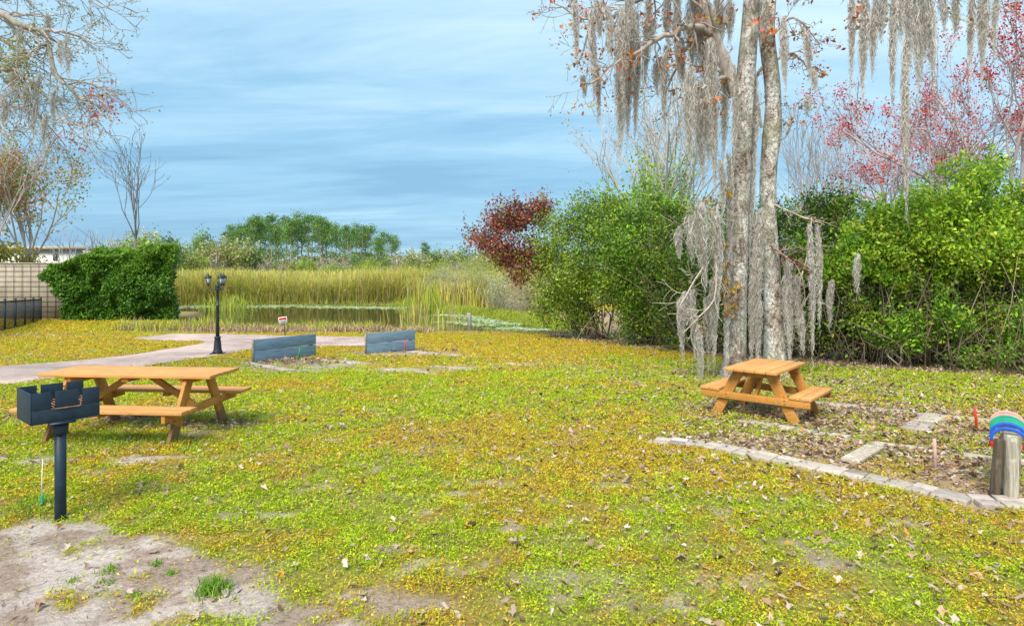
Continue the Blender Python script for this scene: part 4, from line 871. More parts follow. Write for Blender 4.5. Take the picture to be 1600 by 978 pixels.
shrub('evergreen_shrub', 'dark shady bush left of the two mossy trunks', 'bush', (5.3, 17.4, -.38), [(-.2, 0, 2.1, 1.4, 1.0, 1.7, 260, 30, .18), (.1, 0, .8, 1.2, .8, .7, 80, 28, .2)], DK + OL[:1], .09, r, 30, (.26, .2, .15))
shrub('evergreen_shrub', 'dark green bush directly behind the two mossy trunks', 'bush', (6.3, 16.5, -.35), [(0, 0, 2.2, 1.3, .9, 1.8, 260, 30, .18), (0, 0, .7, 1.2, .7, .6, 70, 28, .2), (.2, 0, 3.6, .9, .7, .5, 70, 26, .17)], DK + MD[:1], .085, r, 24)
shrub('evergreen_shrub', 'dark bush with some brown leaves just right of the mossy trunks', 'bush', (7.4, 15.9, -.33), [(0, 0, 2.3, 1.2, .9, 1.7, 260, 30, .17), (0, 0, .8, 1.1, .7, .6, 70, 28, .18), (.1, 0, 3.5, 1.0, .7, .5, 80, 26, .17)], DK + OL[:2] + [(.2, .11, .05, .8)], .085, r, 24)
shrub('evergreen_shrub', 'bright green drooping bush with one moss wisp hanging on it', 'bush', (8.1, 14.6, -.3), [(0, 0, 2.4, 1.15, .9, .9, 240, 34, .15), (.3, .4, .9, 1.2, .8, .8, 110, 28, .18), (.3, 0, 3.1, .8, .7, .4, 80, 30, .15)], BR + MD[:2], .085, r, 26)
shrub('evergreen_shrub', 'bright lime green bush with an arching top, third from the right edge', 'bush', (9.0, 14.2, -.28), [(-.1, -.1, 2.7, 1.2, .9, .9, 280, 36, .15), (.1, .5, 1.0, 1.2, .7, .9, 100, 28, .18), (.1, 0, 3.4, .9, .7, .45, 90, 32, .15)], BR, .085, r, 26)
shrub('evergreen_shrub', 'tallest bright green bush, its crown rising highest near the right edge', 'bush', (9.9, 13.8, -.27), [(-.1, -.1, 2.7, 1.25, .9, .95, 290, 36, .15), (.1, .5, 1.0, 1.2, .7, .9, 110, 28, .18), (.1, 0, 3.75, .9, .7, .6, 110, 32, .15)], BR, .085, r, 26)
shrub('evergreen_shrub', 'bright green bush cut by the right edge of the view', 'bush', (11.1, 13.5, -.26), [(-.1, -.1, 2.5, 1.3, .9, 1.0, 290, 36, .15), (.1, .4, 1.0, 1.3, .7, .9, 120, 28, .18), (.1, 0, 3.5, 1.1, .7, .45, 100, 32, .15)], BR + MD[:1], .085, r, 26)
shrub('evergreen_shrub', 'bright green bush at the end of the thicket just past the right edge', 'bush', (13.2, 13.6, -.26), [(0, 0, 1.9, 1.6, 1.0, 1.7, 380, 34, .17)], BR + MD[:1], .085, r, 22)
# shaded undergrowth of the thicket, one bush each
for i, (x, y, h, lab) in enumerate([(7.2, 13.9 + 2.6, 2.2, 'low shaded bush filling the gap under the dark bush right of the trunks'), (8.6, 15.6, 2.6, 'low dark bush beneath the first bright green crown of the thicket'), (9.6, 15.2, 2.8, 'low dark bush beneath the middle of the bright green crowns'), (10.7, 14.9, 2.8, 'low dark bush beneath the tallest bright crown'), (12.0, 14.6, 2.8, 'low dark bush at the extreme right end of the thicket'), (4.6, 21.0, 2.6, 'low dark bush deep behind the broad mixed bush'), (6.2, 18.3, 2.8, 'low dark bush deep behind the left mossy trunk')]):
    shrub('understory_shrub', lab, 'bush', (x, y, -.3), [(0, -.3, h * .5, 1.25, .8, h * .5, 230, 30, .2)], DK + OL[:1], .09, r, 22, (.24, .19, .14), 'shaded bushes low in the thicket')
for i, (x, y, lab) in enumerate([(8.3, 13.75, 'small leafy sapling sprouting at the thicket foot below the bush with the moss wisp'), (9.15, 13.25, 'small leafy sapling at the thicket foot below the arching lime green bush'), (10.3, 12.85, 'small leafy sapling at the thicket foot nearest the right edge')]):
    shrub('sapling', lab, 'sapling', (x, y, -.26), [(0, 0, .7, .55, .35, .7, 60, 22, .13)], MD, .08, r, 8, group='saplings at the foot of the thicket')
a_t = thing('fallen_branches', 'tangle of bare arching dead branches at the foot of the thicket', 'branches', (0, 0, 0))
for i in range(55):
    a = Acc()
    px_ = r.uniform(860, 1640); yb = np.interp(px_, [860, 1000, 1100, 1300, 1600], [529, 545, 553, 571, 588]); g = G(px_, yb - r.uniform(-1, 5)); q = np.array(tuple(g)); h = r.uniform(.8, 2.4); sx = r.normal() * .8
    q1 = q + (sx * .4, r.normal() * .2, h * .6); q2 = q + (sx, r.normal() * .2, h); rd_ = r.uniform(.004, .011); a.tube([q, q * .5 + q1 * .5 + (r.normal() * .08, 0, .05), q1, q2 + (sx * .3, 0, 0)], [rd_, rd_, rd_ * .8, .004], 4, tuple(np.array((.34, .27, .19)) * r.uniform(.3, 1.2)))
    a.build('branch', M_twig, a_t)
# moss wisps on the thicket, parts of nothing else: one hanging clump each
for px_, y0, y1, wd_, Y, lab in [(1340, 396, 455, 11, 13.2, 'single pale moss wisp hanging from the bright green bush'), (1298, 437, 508, 9, 13.8, 'thin moss wisp hanging in front of the dark bush right of the trunks'), (950, 368, 396, 12, 20, 'small grey moss clump caught high in the broad mixed bush')]:
    m = moss(None, r, px_, y0, y1, wd_, Y, 'moss_wisp'); tag(m, lab, 'moss', 'moss wisps caught in the thicket')

# ------------------------------------------------------------------ trees behind the thicket
def tree(name, label, px, Y, ytop, r, L0=None, ybase=None, nl=7, lev=2, spread=35, cols=None, leaf=(4, .09, .08, 1.0), col=(.42, .39, .37), trunk_r=.12, kids=(5, 5, 4), up=.18, group=None, fork=.25, tr=None, wander=.16, sz=None, rmin=.008, lim=(15, 40), fr=.5, leafmat=None):
    b = at(px, HOR, Y); z0_ = -.75; H = (EYE - (ytop - HOR) / F * Y) - z0_
    t = thing(name, label, 'tree', (b.x, Y, z0_), 0, group); a = Acc(); tips = []
    zf = H * fork; pts = [(0, 0, -.2), (r.normal() * .1, 0, zf * .5), (0, 0, zf)]; a.tube(pts, [trunk_r * 1.2, trunk_r, trunk_r * .85], 8, col); a.build('trunk', M_twig, t, smooth=True)
    w_ = Acc(); Lm_ = (H - zf) * .78
    for i in range(nl):
        th_ = 6.283 * (i + r.random() * .6) / nl; s = math.sin(R(spread) * r.uniform(.25, 1.15)); d = np.array((math.cos(th_) * s, math.sin(th_) * s * .8, math.sqrt(max(.05, 1 - s * s))))
        grow(w_, r, (0, 0, zf * r.uniform(.8, 1.0)), d, Lm_ * r.uniform(.8, 1.05), trunk_r * .5, lev, tips, up, wander, kids, lim, fr, col, rmin=rmin)
    w_.build('limbs', M_twig, t)
    if cols:
        a = Acc(); per, s_, sp_, frc = leaf; budleaves(a, r, tips, per, s_, sp_, cols, frc); a.build('crown', M_leaf, t)
    return t, tips
PK = [(.56, .16, .20, 4), (.46, .12, .16, 3), (.60, .24, .26, 2), (.35, .2, .12, .6)]
RD = [(.58, .045, .055, 5), (.48, .03, .05, 3), (.60, .12, .12, 1)]
r = np.random.default_rng(51)
tree('budding_tree', 'bare whitish tree fanning upward behind the thicket with fresh leaves low down', 1030, 24, 95, r, nl=15, lev=2, spread=46, cols=[(.30, .22, .20, 2), (.26, .30, .12, 1)], leaf=(2, .07, .06, .8), col=(.50, .48, .46), trunk_r=.13, kids=(6, 5, 4), fork=.30, rmin=.010, up=.12)
tree('budding_tree', 'slim tree with light yellow green leaves rising behind the broad mixed bush', 1010, 22.5, 255, r, nl=9, lev=2, spread=32, cols=[(.30, .46, .05, 3), (.22, .36, .04, 2)], leaf=(14, .11, .22, .95), col=(.46, .42, .38), trunk_r=.07, kids=(5, 4, 3), fork=.35, rmin=.009)
tree('red_maple', 'maple with deep crimson buds filling the upper right corner', 1590, 19, -30, r, nl=11, lev=3, spread=50, cols=RD, leaf=(10, .075, .11, .75), col=(.47, .42, .42), trunk_r=.13, kids=(4, 4, 4), fork=.32, rmin=.009, up=.08)
tree('red_maple', 'maple with crimson buds behind the tallest bright green bush', 1500, 21, 90, r, nl=8, lev=3, spread=40, cols=RD + PK[:1], leaf=(7, .075, .11, .6), col=(.47, .42, .42), trunk_r=.09, kids=(4, 4, 4), fork=.35, rmin=.009, up=.1)
tree('red_maple', 'maple with sparse dusty pink buds and wide bare limbs behind the bright bushes', 1425, 22, 110, r, nl=11, lev=3, spread=58, cols=PK, leaf=(3, .06, .08, .42), col=(.46, .40, .41), trunk_r=.11, kids=(4, 4, 4), fork=.33, rmin=.009, up=.06)
tree('bare_tree', 'thin leafless grey tree right of the mossy trunks', 1262, 30, 150, r, nl=8, lev=2, spread=22, col=(.36, .36, .38), trunk_r=.09, kids=(6, 5, 4), fork=.35, rmin=.011)
tree('bare_tree', 'shorter leafless grey tree left of the pink budded maple', 1305, 32, 190, r, nl=8, lev=2, spread=34, col=(.38, .36, .38), trunk_r=.09, kids=(6, 5, 4), fork=.35, rmin=.011)
shrub('evergreen_tree', 'dark leafy tree crown rising behind the dark bush right of the trunks', 'tree', (9.6, 20.5, -.6), [(0, 0, 3.2, 1.6, 1.0, 1.4, 240, 26, .22)], DK + OL[:2], .11, r, 10)
shrub('evergreen_tree', 'leafy green tree crown behind the mossy trunks, mostly hidden', 'tree', (7.2, 20.5, -.6), [(0, 0, 3.0, 1.6, 1.0, 1.4, 220, 26, .22)], MD + OL[:2], .11, r, 10)
shrub('evergreen_tree', 'light green leafy crown showing above the broad mixed bush', 'tree', (5.2, 23.0, -.6), [(0, 0, 3.4, 1.5, 1.0, 1.3, 200, 24, .22)], BR + OL[:2], .12, r, 10)
shrub('evergreen_tree', 'wide bright leafy crown filling behind the bright bushes at the right', 'tree', (13.0, 18.2, -.5), [(0, 0, 2.8, 3.0, 1.0, 1.6, 330, 26, .22)], MD, .12, r, 10)

# ------------------------------------------------------------------ overhanging tree, upper left
r = np.random.default_rng(61); OY = 10.5
t = thing('overhanging_tree', 'lichen grey limb with drooping mossy twigs reaching in at the upper left', 'tree', (0, 0, 0))
a = Acc(); b = at(-330, HOR, OY); a.tube([(b.x, OY, -.5), (b.x + .1, OY, 2), (b.x + .2, OY, 4.6), (b.x - .2, OY, 8)], [.34, .27, .24, .16], 14, (.9, .9, .88)); a.build('trunk', M_syc, t, smooth=True)
w_ = Acc(); tips = []
polylimb(w_, r, [at(-315, 60, OY), at(-160, 20, OY), at(-50, 5, OY), at(0, 20, OY), at(40, 45, OY), at(72, 47, OY), at(80, 70, OY), at(79, 108, OY), at(92, 128, OY), at(120, 145, OY), at(150, 165, OY), at(168, 185, OY)], .12, .010, tips, 44, .8, 1, (.40, .37, .33), up=-.12, kids=(5, 4), rmin=.005)
polylimb(w_, r, [at(72, 47, OY), at(90, 50, OY), at(120, 55, OY), at(145, 68, OY), at(160, 78, OY)], .03, .006, tips, 14, .5, 1, up=-.05)
polylimb(w_, r, [at(-50, 5, OY), at(30, -30, OY), at(100, -20, OY), at(150, 0, OY), at(185, 22, OY)], .05, .006, tips, 26, .6, 1, up=-.1)
polylimb(w_, r, [at(-100, 90, OY), at(-30, 110, OY), at(20, 107, OY), at(55, 130, OY), at(90, 175, OY), at(105, 215, OY)], .05, .006, tips, 34, .8, 1, up=-.15)
polylimb(w_, r, [at(-100, 150, OY + .5), at(-20, 170, OY + .5), at(40, 165, OY + .5), at(75, 190, OY + .5), at(100, 230, OY + .5)], .04, .006, tips, 30, .8, 1, up=-.15)
polylimb(w_, r, [at(79, 108, OY), at(100, 135, OY), at(130, 128, OY), at(155, 132, OY), at(175, 150, OY)], .022, .005, tips, 14, .5, 1, up=-.08)
polylimb(w_, r, [at(-60, 40, OY + .8), at(0, 60, OY + .8), at(40, 90, OY + .8), at(60, 150, OY + .8)], .04, .006, tips, 24, .7, 1, up=-.12)
w_.build('limbs', M_bark, t, smooth=True)
a = Acc(); budleaves(a, r, tips, 3, .035, .035, [(.28, .32, .25, 3), (.36, .36, .40, 2), (.2, .26, .12, 2)], .9)
for px_, py_, n_, c_ in [(165, 165, 60, PK + OR), (172, 180, 40, PK + OR), (150, 185, 50, PK + OR), (120, 225, 40, PK), (30, 90, 160, [(.30, .34, .08, 1), (.38, .30, .08, 1)]), (10, 105, 160, [(.30, .34, .08, 1), (.38, .30, .08, 1)]), (45, 60, 60, [(.25, .32, .10, 1)]), (55, 140, 80, [(.30, .32, .10, 1)]), (155, 150, 40, OR + PK)]:
    P = np.array(tuple(at(px_, py_, OY))) + r.normal(size=(n_, 3)) * .13; a.leaves(P, .06, .6, pal(r, n_, c_), r=r)
a.build('leaves', M_leaf, t)
for m_ in [(106, 55, 118, 12), (95, 62, 105, 10), (60, 115, 170, 12), (53, 160, 215, 9), (20, 108, 150, 14), (75, 20, 60, 10), (40, 130, 175, 10), (30, 40, 80, 12), (85, 140, 195, 8), (5, 150, 200, 14), (70, 180, 235, 10)]: moss(t, r, *m_, OY, cols=[(.70, .68, .66, 3), (.56, .53, .48, 2)], dens=.5)

# ------------------------------------------------------------------ trees behind the wall, left
r = np.random.default_rng(71)
tree('red_maple', 'maple with mixed olive leaves and pinkish buds behind the block wall', 42, 38, 215, r, nl=10, lev=2, spread=36, cols=[(.34, .32, .08, 3), (.22, .28, .07, 3), (.50, .12, .12, 1.6), (.42, .22, .10, 1.5)], leaf=(20, .15, .34, .75), col=(.46, .41, .38), trunk_r=.13, kids=(5, 4, 3), fork=.3, rmin=.018)
tree('red_maple', 'maple with rosy buds at the left edge under the overhanging limb', -25, 36, 190, r, nl=9, lev=2, spread=34, cols=[(.50, .12, .13, 3), (.34, .30, .10, 2), (.3, .3, .12, 1)], leaf=(10, .14, .26, .4), col=(.46, .41, .38), trunk_r=.12, kids=(5, 4, 3), fork=.3, rmin=.018)
tree('bare_tree', 'slender leafless tree standing alone above the vine hedge', 212, 42, 200, r, nl=6, lev=2, spread=15, cols=[(.20, .18, .17, 1)], leaf=(1, .12, .05, .4), col=(.20, .19, .20), trunk_r=.08, kids=(5, 4, 3), fork=.45, rmin=.012, up=.12)
for px_, yt, lab in ((150, 342, 'small leafless sapling behind the vine hedge near its left end'), (105, 350, 'small leafless tree just above the white building'), (172, 352, 'low leafless sapling between the wall vines and the lone bare tree')):
    tree('bare_tree', lab, px_, 44, yt, r, nl=6, lev=1, spread=38, col=(.42, .40, .40), trunk_r=.07, kids=(6, 4, 3), fork=.4, rmin=.016)
shrub('leafy_shrub', 'yellow green bush behind the block wall at the left edge', 'bush', (-30.5, 37, -.8), [(0, 0, 2.8, 2.2, 1, 1.3, 200, 24, .3)], [(.34, .34, .04, 3), (.26, .27, .04, 2), (.40, .28, .08, 1)], .2, r, 12)
shrub('leafy_shrub', 'brownish green bush behind the block wall next to the white building', 'bush', (-28.3, 37.5, -.8), [(0, 0, 2.4, .9, 1, 1.0, 120, 20, .3)], [(.34, .28, .14, 3), (.26, .27, .06, 2)], .16, r, 12)

# ------------------------------------------------------------------ reeds, pond edge, lilies
RPAL = [(.54, .50, .08, 4), (.40, .46, .07, 3), (.60, .48, .15, 4), (.32, .40, .07, 1.5), (.56, .44, .28, 2.5)]
def reeds(a, r, X, Y, H, wid, cols, z=None, lean=.25, jit=.2):
    n = len(X); Z = gz(X, Y) if z is None else np.full(n, z); c = pal(r, n, cols, jit); th_ = r.random(n) * 6.283; ln = lean * np.abs(r.normal(size=n)); fx = r.random(n) * 3.14
    d = np.stack([np.cos(th_), np.sin(th_)], 1); wv = np.stack([np.cos(fx), np.sin(fx)], 1); base = np.stack([X, Y, Z], 1)
    def pt(t_, s):
        p = base.copy(); p[:, :2] += d * (ln * H * t_ ** 2)[:, None] + wv * np.reshape(s * wid * (1 - .8 * t_ ** 2), (-1, 1)); p[:, 2] += H * (t_ - .3 * ln * t_ ** 2); return p
    for t0, t1 in ((0, .5), (.5, .8), (.8, 1.0)): a.quads(np.stack([pt(t0, -1), pt(t0, 1), pt(t1, 1), pt(t1, -1)], 1), c)
r = np.random.default_rng(81); a = Acc()
n = 46000; Y = 49.8 + 5 * r.random(n) ** 1.3; X = r.uniform(-34, 4, n); k = sdpoly(X, Y, POND) > -.3; X, Y = X[k], Y[k]
nn = fbm(X, Y, .35, 3, 3); reeds(a, r, X, Y, 2.3 * (.7 + .6 * nn) * (.45 + .75 * r.random(len(X)) ** .7), .021, RPAL + [(.26, .40, .06, 1.2)], lean=.6)
n = 26000; Y = 54 + 60 * r.random(n); X = (r.random(n) - .62) * 1.15 * Y; reeds(a, r, X, Y, 2.55 * (.8 + .3 * fbm(X, Y, .2, 3, 6)) * (.8 + .3 * r.random(n)), .05 + .0009 * Y, RPAL, lean=.35)
n = 9000; X = (r.random(n) - .65) * 1.2; Y = 42 + 13 * r.random(n); X = X * 10 - 1.5; k = (sdpoly(X, Y, POND) > .4) & (X > -8) & (X < 6); X, Y = X[k], Y[k]; reeds(a, r, X, Y, 1.9 * (.6 + .7 * fbm(X, Y, .5, 3, 8)), .03, RPAL + [(.45, .36, .28, 2)])
tag(a.build('reeds', M_dry), kind='stuff')
a = Acc()   # low bright sedge at the waterline
def along(P0, P1, n, w_): tt = r.random(n); return P0[0] + (P1[0] - P0[0]) * tt + r.normal(size=n) * w_, P0[1] + (P1[1] - P0[1]) * tt + r.normal(size=n) * w_
SG = [(.34, .46, .04, 3), (.44, .48, .07, 3), (.24, .36, .04, 2), (.46, .38, .14, 1.5)]
for P0, P1, n, h, w_ in (((-13, 48.8), (-7, 47.2), 2500, .55, .5), ((-6.3, 46), (-4.5, 41.5), 1800, .55, .4), ((-4.4, 41), (-1.2, 37.2), 4200, .34, .5), ((-1.2, 37), (1.5, 31.2), 6500, .34, .5), ((1.3, 31), (2.6, 28), 2500, .4, .35), ((-18, 49.5), (-34, 49.8), 1500, .5, .3), ((1.8, 27.2), (-1, 26.7), 700, .25, .15)):
    X, Y = along(P0, P1, n, w_); reeds(a, r, X, Y, h * (.6 + .6 * r.random(n)), .016, SG, z=None, lean=.5)
tag(a.build('sedge', M_grass), kind='stuff')
a = Acc()   # near bank: tangled dry stems and greener clumps
TN = [(.46, .34, .22, 4), (.36, .24, .14, 3), (.54, .44, .24, 3), (.30, .22, .16, 2)]
n = 11000; X = r.uniform(-16, -3.2, n); Y = 25.7 + .8 * r.normal(size=n) * .6 + .8 * sst(-9, -15, X); X0 = X; k = r.random(n) < .12 + .88 * sst(.42, .58, fbm(X, Y, .9, 3, 4)); X, Y = X[k], Y[k]
reeds(a, r, X, Y, .24 * (.5 + r.random(len(X))), .014, TN, lean=1.3)
gx = [(-14.5, 1.0, 1.0), (-13.2, .8, 1.1), (-12.6, .4, 1.3), (-10.8, .5, .8), (-9.8, .4, .7), (-9, .5, .8), (-8.1, .6, 1.0), (-7.2, .5, .9), (-6.4, .4, .9), (-5.7, .4, .95), (-4.0, .5, .7), (-15.6, .5, 1.2), (-11.7, .3, 1.2)]
for x, w_, h in gx:
    h *= .5; n = int(200 * w_ / .5); X = x + w_ * r.normal(size=n) * .6; Y = 26.3 + .35 * r.normal(size=n); reeds(a, r, X, Y, h * (.4 + .7 * r.random(n)), .013, TN[:1] + SG[:2] + RPAL[:2], lean=.45)
n = 230; X = r.uniform(-6.8, -2.6, n); Y = r.uniform(27.5, 37, n); k = fbm(X, Y, .7, 3, 14) > .5; X, Y = X[k], Y[k]; reeds(a, r, X, Y, 1.3 * (.5 + .6 * r.random(len(X))), .014, TN[:1] + RPAL, z=WATER_Z, lean=.3)
n = 260; X = -5.2 + .8 * r.normal(size=n); Y = 43 + 1.2 * r.normal(size=n); reeds(a, r, X, Y, 1.8 * (.5 + .6 * r.random(n)), .02, SG + RPAL[:1], z=WATER_Z, lean=.2)
n = 220; X = -19.5 + .7 * r.normal(size=n); Y = 44 + r.normal(size=n); reeds(a, r, X, Y, 1.2 * (.5 + .6 * r.random(n)), .02, SG, z=WATER_Z, lean=.3)
tag(a.build('bank_reeds', M_dry), kind='stuff')
a = Acc()
for (x0, y0), (x1, y1), n, w_ in (((-24, 47.8), (-16, 48), 900, .8), ((-14.5, 47), (-8, 45.5), 1500, .6), ((-27, 46), (-18, 46.5), 300, .5), ((-4.0, 38.6), (-2.2, 36.6), 350, .35), ((-2.6, 36), (.3, 31.5), 520, .4), ((-3.5, 33.5), (-1, 31), 250, .3), ((-.6, 29.8), (1.5, 28.7), 380, .3), ((-3, 28), (1.4, 27.4), 260, .2)):
    X, Y = along((x0, y0), (x1, y1), n, w_); s = .07 + .06 * r.random(n); th_ = np.arange(8) * math.pi / 4
    V = np.stack([X[:, None] + s[:, None] * np.cos(th_), Y[:, None] + s[:, None] * np.sin(th_), WATER_Z + .006 + .02 * r.random((n, 1)) + .01 * r.normal(size=(n, 8))], -1)
    V = np.concatenate([V.mean(1, keepdims=True), V], 1); b = np.arange(n)[:, None] * 9; j = np.arange(8)[None]
    a.add(V.reshape(-1, 3), None, np.stack([np.broadcast_to(b, (n, 8)), b + 1 + j, b + 1 + (j + 1) % 8], -1).reshape(-1, 3), np.repeat(pal(r, n, [(.42, .52, .30, 3), (.30, .42, .14, 2), (.55, .58, .42, 1)]), 9, 0))
tag(a.build('lily_pads', M_grass), kind='stuff')

# ------------------------------------------------------------------ willows right of the pond
WP = [(.40, .44, .06, 3), (.30, .38, .06, 2), (.42, .40, .30, 2)]
GP = [(.44, .42, .34, 3), (.38, .38, .24, 2), (.36, .40, .12, 2)]
for x, y, h, w_, lab, cl_ in ((-5.2, 46, 2.6, 1.3, 'wispy grey bush at the left end of the willow scrub', GP), (-3.4, 44, 3.0, 1.5, 'tall grey green twiggy willow bush beyond the pond', GP), (-1.6, 43, 3.3, 1.6, 'yellow green willow bush beyond the pond, middle of the scrub', WP), (.2, 41, 3.4, 1.6, 'yellow green willow bush nearest the red leaved tree', WP), (-.6, 37.8, 2.2, 1.2, 'low silvery bush by the bright sedge at the water', GP), (1.0, 35.5, 2.1, 1.2, 'low pinkish brown twiggy bush at the pond corner', [(.44, .33, .26, 3), (.42, .38, .2, 2)]), (1.9, 38, 3.2, 1.5, 'yellowish bush half hidden by the red leaved tree', WP), (-4.4, 52, 3.2, 2.2, 'far yellow green bush between reeds and willows', WP)):
    t = shrub('willow_bush', lab, 'bush', (x, y, -.7), [(0, 0, h * .55, w_, .9, h * .48, 210, 22, .22)], cl_, .12, r, 80, (.48, .45, .40), asp=.22, nst=.45)

# ------------------------------------------------------------------ far trees
r = np.random.default_rng(91)
def pine(rs):
    r = np.random.default_rng(rs); t = thing('pine_tree', 'tall slim pine with a bare trunk in the stand beyond the reeds', 'pine tree', (0, 0, 0), 0, 'pines in the stand beyond the reeds')
    a = Acc(); bx = r.normal() * .3; a.tube([(0, 0, -.3), (bx, 0, 6), (bx * .5, 0, 11), (0, 0, 14)], [.20, .16, .12, .05], 6, (.42, .35, .31))
    cl = []
    for i in range(34):
        z = r.uniform(8.8, 14.5) if i > 3 else r.uniform(6, 8.5); th_ = r.random() * 6.28; rad = (2.5 * math.sqrt(max(.05, (15.0 - z) / 7)) if z > 10 else 2.3) * r.uniform(.25, 1); p = np.array((math.cos(th_) * rad, math.sin(th_) * rad, z + .4)); cl.append(p); a.tube([(0, 0, z - .3), p], [.05, .03], 3, (.32, .27, .23))
    a.build('trunk', M_twig, t)
    a = Acc(); cl = np.array(cl); per = 44; P = np.repeat(cl, per, 0) + r.normal(size=(len(cl) * per, 3)) * np.array((.60, .60, .42)); c = np.repeat(pal(r, len(cl), [(.13, .25, .05, 3), (.19, .32, .06, 2), (.08, .16, .04, 2)]), per, 0) * np.clip(1 + .2 * r.normal(size=(len(P), 1)), .5, 1.5)
    a.leaves(P, .40, .45, c, r=r); a.build('crown', M_leaf, t); return t
protos = [pine(s) for s in (1, 2, 3, 4)]; used = [0] * 4
prof_x = [340, 383, 404, 429, 458, 479, 508, 536, 565, 593, 615, 640]; prof_y = [356, 346, 331, 339, 336, 333, 337, 348, 347, 355, 362, 375]
NP = 36
for i in range(NP):
    px_ = 350 + (i + .5) * 270 / NP + r.normal() * 2; Y = r.uniform(128, 160); yt = np.interp(px_, prof_x, prof_y) + abs(r.normal()) * 7 + (2 if i % 3 else 0); H = (EYE - (yt - HOR) / F * Y) + .7; s = H / 14.7
    loc = ((px_ - 800) / F * Y, Y, -.7); k = i % 4
    if not used[k]: protos[k].location = loc; protos[k].scale = (s * .95, s * .95, s); protos[k].rotation_euler = (0, 0, r.random() * 6); used[k] = 1
    else: dup(protos[k], loc, r.random() * 6, (s * .95, s * .95, s))
for px_, Y, yt in ((663, 170, 381), (668, 172, 386)): dup(protos[1], ((px_ - 800) / F * Y, Y, -.7), 1, ((EYE - (yt - HOR) / F * Y) + .7) / 14.7, 'lone distant pine standing apart right of the pine stand', 'lone pines right of the stand')
def broad(rs, cols, label, group, h=8, tc=(.4, .37, .33), sparse=1.0, tl=.35):
    r = np.random.default_rng(rs); t = thing('broadleaf_tree', label, 'tree', (0, 0, 0), 0, group)
    a = Acc(); a.tube([(0, 0, -.3), (.1, 0, h * .5), (0, 0, h * .85)], [.16, .11, .04], 5, tc); cl = []
    for i in range(70):
        d = r.normal(size=3); d /= np.linalg.norm(d); q = r.random() ** .45; p = np.array((0, 0, h * (tl + 1) / 2)) + d * q * np.array((h * .32, h * .32, h * (1 - tl) / 2)); cl.append(p)
        if i % 4 == 0: a.tube([(0, 0, p[2] * .6), p], [.06, .02], 3, tc)
    a.build('trunk', M_twig, t); a = Acc(); cl = np.array(cl); per = int(26 * sparse); P = np.repeat(cl, per, 0) + r.normal(size=(len(cl) * per, 3)) * h * .055; c = np.repeat(pal(r, len(cl), cols, .25), per, 0) * np.clip(1 + .2 * r.normal(size=(len(P), 1)), .5, 1.5)
    a.leaves(P, .045 * h, .55, c, r=r); a.build('crown', M_leaf, t); return t
B1 = broad(1, [(.36, .38, .15, 3), (.28, .33, .10, 2), (.40, .38, .22, 2)], 'olive grey broadleaf tree in the far belt beyond the reeds', 'olive trees of the far belt')
B2 = broad(2, [(.18, .28, .08, 3), (.13, .20, .07, 2), (.25, .34, .10, 1)], 'dark green broadleaf tree in the far belt beyond the reeds', 'dark trees of the far belt')
B3 = broad(3, [(.34, .42, .06, 3), (.24, .34, .05, 2)], 'yellow green broadleaf tree in the far belt beyond the reeds', 'yellow green trees of the far belt')
B4 = broad(4, [(.40, .34, .30, 2), (.45, .26, .22, 1), (.38, .36, .26, 2)], 'thin greyish nearly leafless tree in the far belt beyond the reeds', 'nearly leafless trees of the far belt', sparse=.35, tc=(.55, .51, .47))
first = {id(B1): 1, id(B2): 1, id(B3): 1, id(B4): 1}
def put(B, px_, Y, yt, wx=1.0):
    H = (EYE - (yt - HOR) / F * Y) + .7; s = H / 8; loc = ((px_ - 800) / F * Y, Y, -.7)
    if first.pop(id(B), 0): B.location = loc; B.scale = (s * wx, s * wx, s); return
    dup(B, loc, r.random() * 6, (s * wx, s * wx, s))
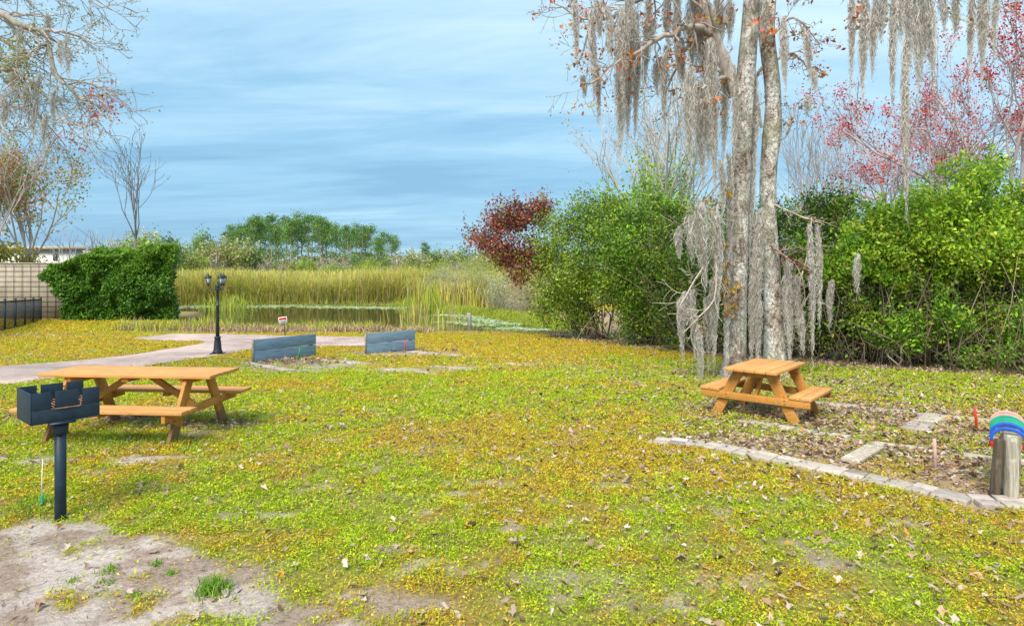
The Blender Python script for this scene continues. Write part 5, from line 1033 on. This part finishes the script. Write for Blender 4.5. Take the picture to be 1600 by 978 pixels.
for px_, Y, yt, B, wx in ((205, 75, 366, B3, 1.0), (228, 85, 362, B1, 1), (250, 90, 366, B2, 1.1), (268, 95, 372, B2, 1), (288, 110, 388, B1, 1.2), (312, 120, 366, B2, .8), (318, 125, 360, B2, .6), (330, 118, 378, B1, 1.1), (350, 120, 372, B1, 1.1), (365, 120, 380, B1, 1.2), (383, 118, 375, B1, 1.1), (400, 118, 386, B2, 1.2), (305, 112, 396, B3, 1.3), (186, 80, 384, B4, 1.1), (338, 116, 395, B4, 1), (418, 112, 403, B4, 1.0), (440, 112, 408, B4, 1.0), (520, 112, 404, B4, 1), (505, 114, 402, B4, 1.1), (478, 114, 404, B3, 1.4), (452, 114, 408, B1, 1.5), (540, 116, 402, B4, 1.1), (556, 118, 398, B2, 1.1), (578, 112, 404, B3, 1.4), (600, 116, 400, B2, 1.2), (620, 120, 398, B4, 1.4), (560, 108, 412, B3, 1.8), (640, 130, 390, B1, 1.3), (655, 135, 394, B1, 1.5), (680, 140, 388, B2, 1.2), (700, 140, 390, B1, 1.3), (722, 145, 386, B2, 1.1), (745, 150, 388, B4, 1.4), (735, 120, 402, B1, 1.5), (690, 100, 408, B3, 1.7), (760, 130, 392, B1, 1.5), (715, 95, 410, B4, 1.5), (520, 106, 413, B3, 1.9), (640, 96, 412, B3, 1.7), (430, 120, 406, B2, 1.4), (465, 122, 408, B2, 1.3), (495, 122, 410, B2, 1.4), (270, 100, 400, B3, 1.4), (780, 110, 402, B1, 1.5), (240, 78, 392, B3, 1.2)): put(B, px_, Y, yt, wx)
# a low continuous wood farther off, so no bare horizon shows between the trunks
a = Acc(); n = 26000; Y = r.uniform(185, 235, n); X = r.uniform(-1.0, 1.0, n) * Y; H = 9.0 * (.5 + .7 * fbm(X, Y * 0, .06, 4, 3)); Z = -.7 + H * r.random(n); a.leaves(np.stack([X, Y, Z], 1), 1.3, .7, pal(r, n, [(.15, .20, .07, 3), (.22, .24, .11, 2), (.11, .15, .06, 2)]), r=r)
tag(a.build('distant_woods', M_leaf), kind='stuff')

# each far tree is told apart by its place among its own kind
ORD = 'first second third fourth fifth sixth seventh eighth ninth tenth eleventh twelfth thirteenth fourteenth fifteenth sixteenth seventeenth eighteenth nineteenth twentieth'.split()
ORD += ['twenty-' + o for o in ORD[:9]] + ['thirtieth'] + ['thirty-' + o for o in ORD[:9]]
for grp, txt in (('pines in the stand beyond the reeds', '{} tall slim pine from the left in the stand beyond the reeds'), ('olive trees of the far belt', '{} olive grey broadleaf tree from the left in the far belt beyond the reeds'), ('dark trees of the far belt', '{} dark green broadleaf tree from the left in the far belt beyond the reeds'),
                 ('yellow green trees of the far belt', '{} yellow green broadleaf tree from the left in the far belt beyond the reeds'), ('nearly leafless trees of the far belt', '{} thin nearly leafless grey tree from the left in the far belt'), ('lone pines right of the stand', '{} of the two lone distant pines standing right of the pine stand')):
    m_ = sorted([o for o in C.objects if o.get('group') == grp], key=lambda o: o.location.x / o.location.y)
    for k, o in enumerate(m_): o['label'] = txt.format(ORD[k])
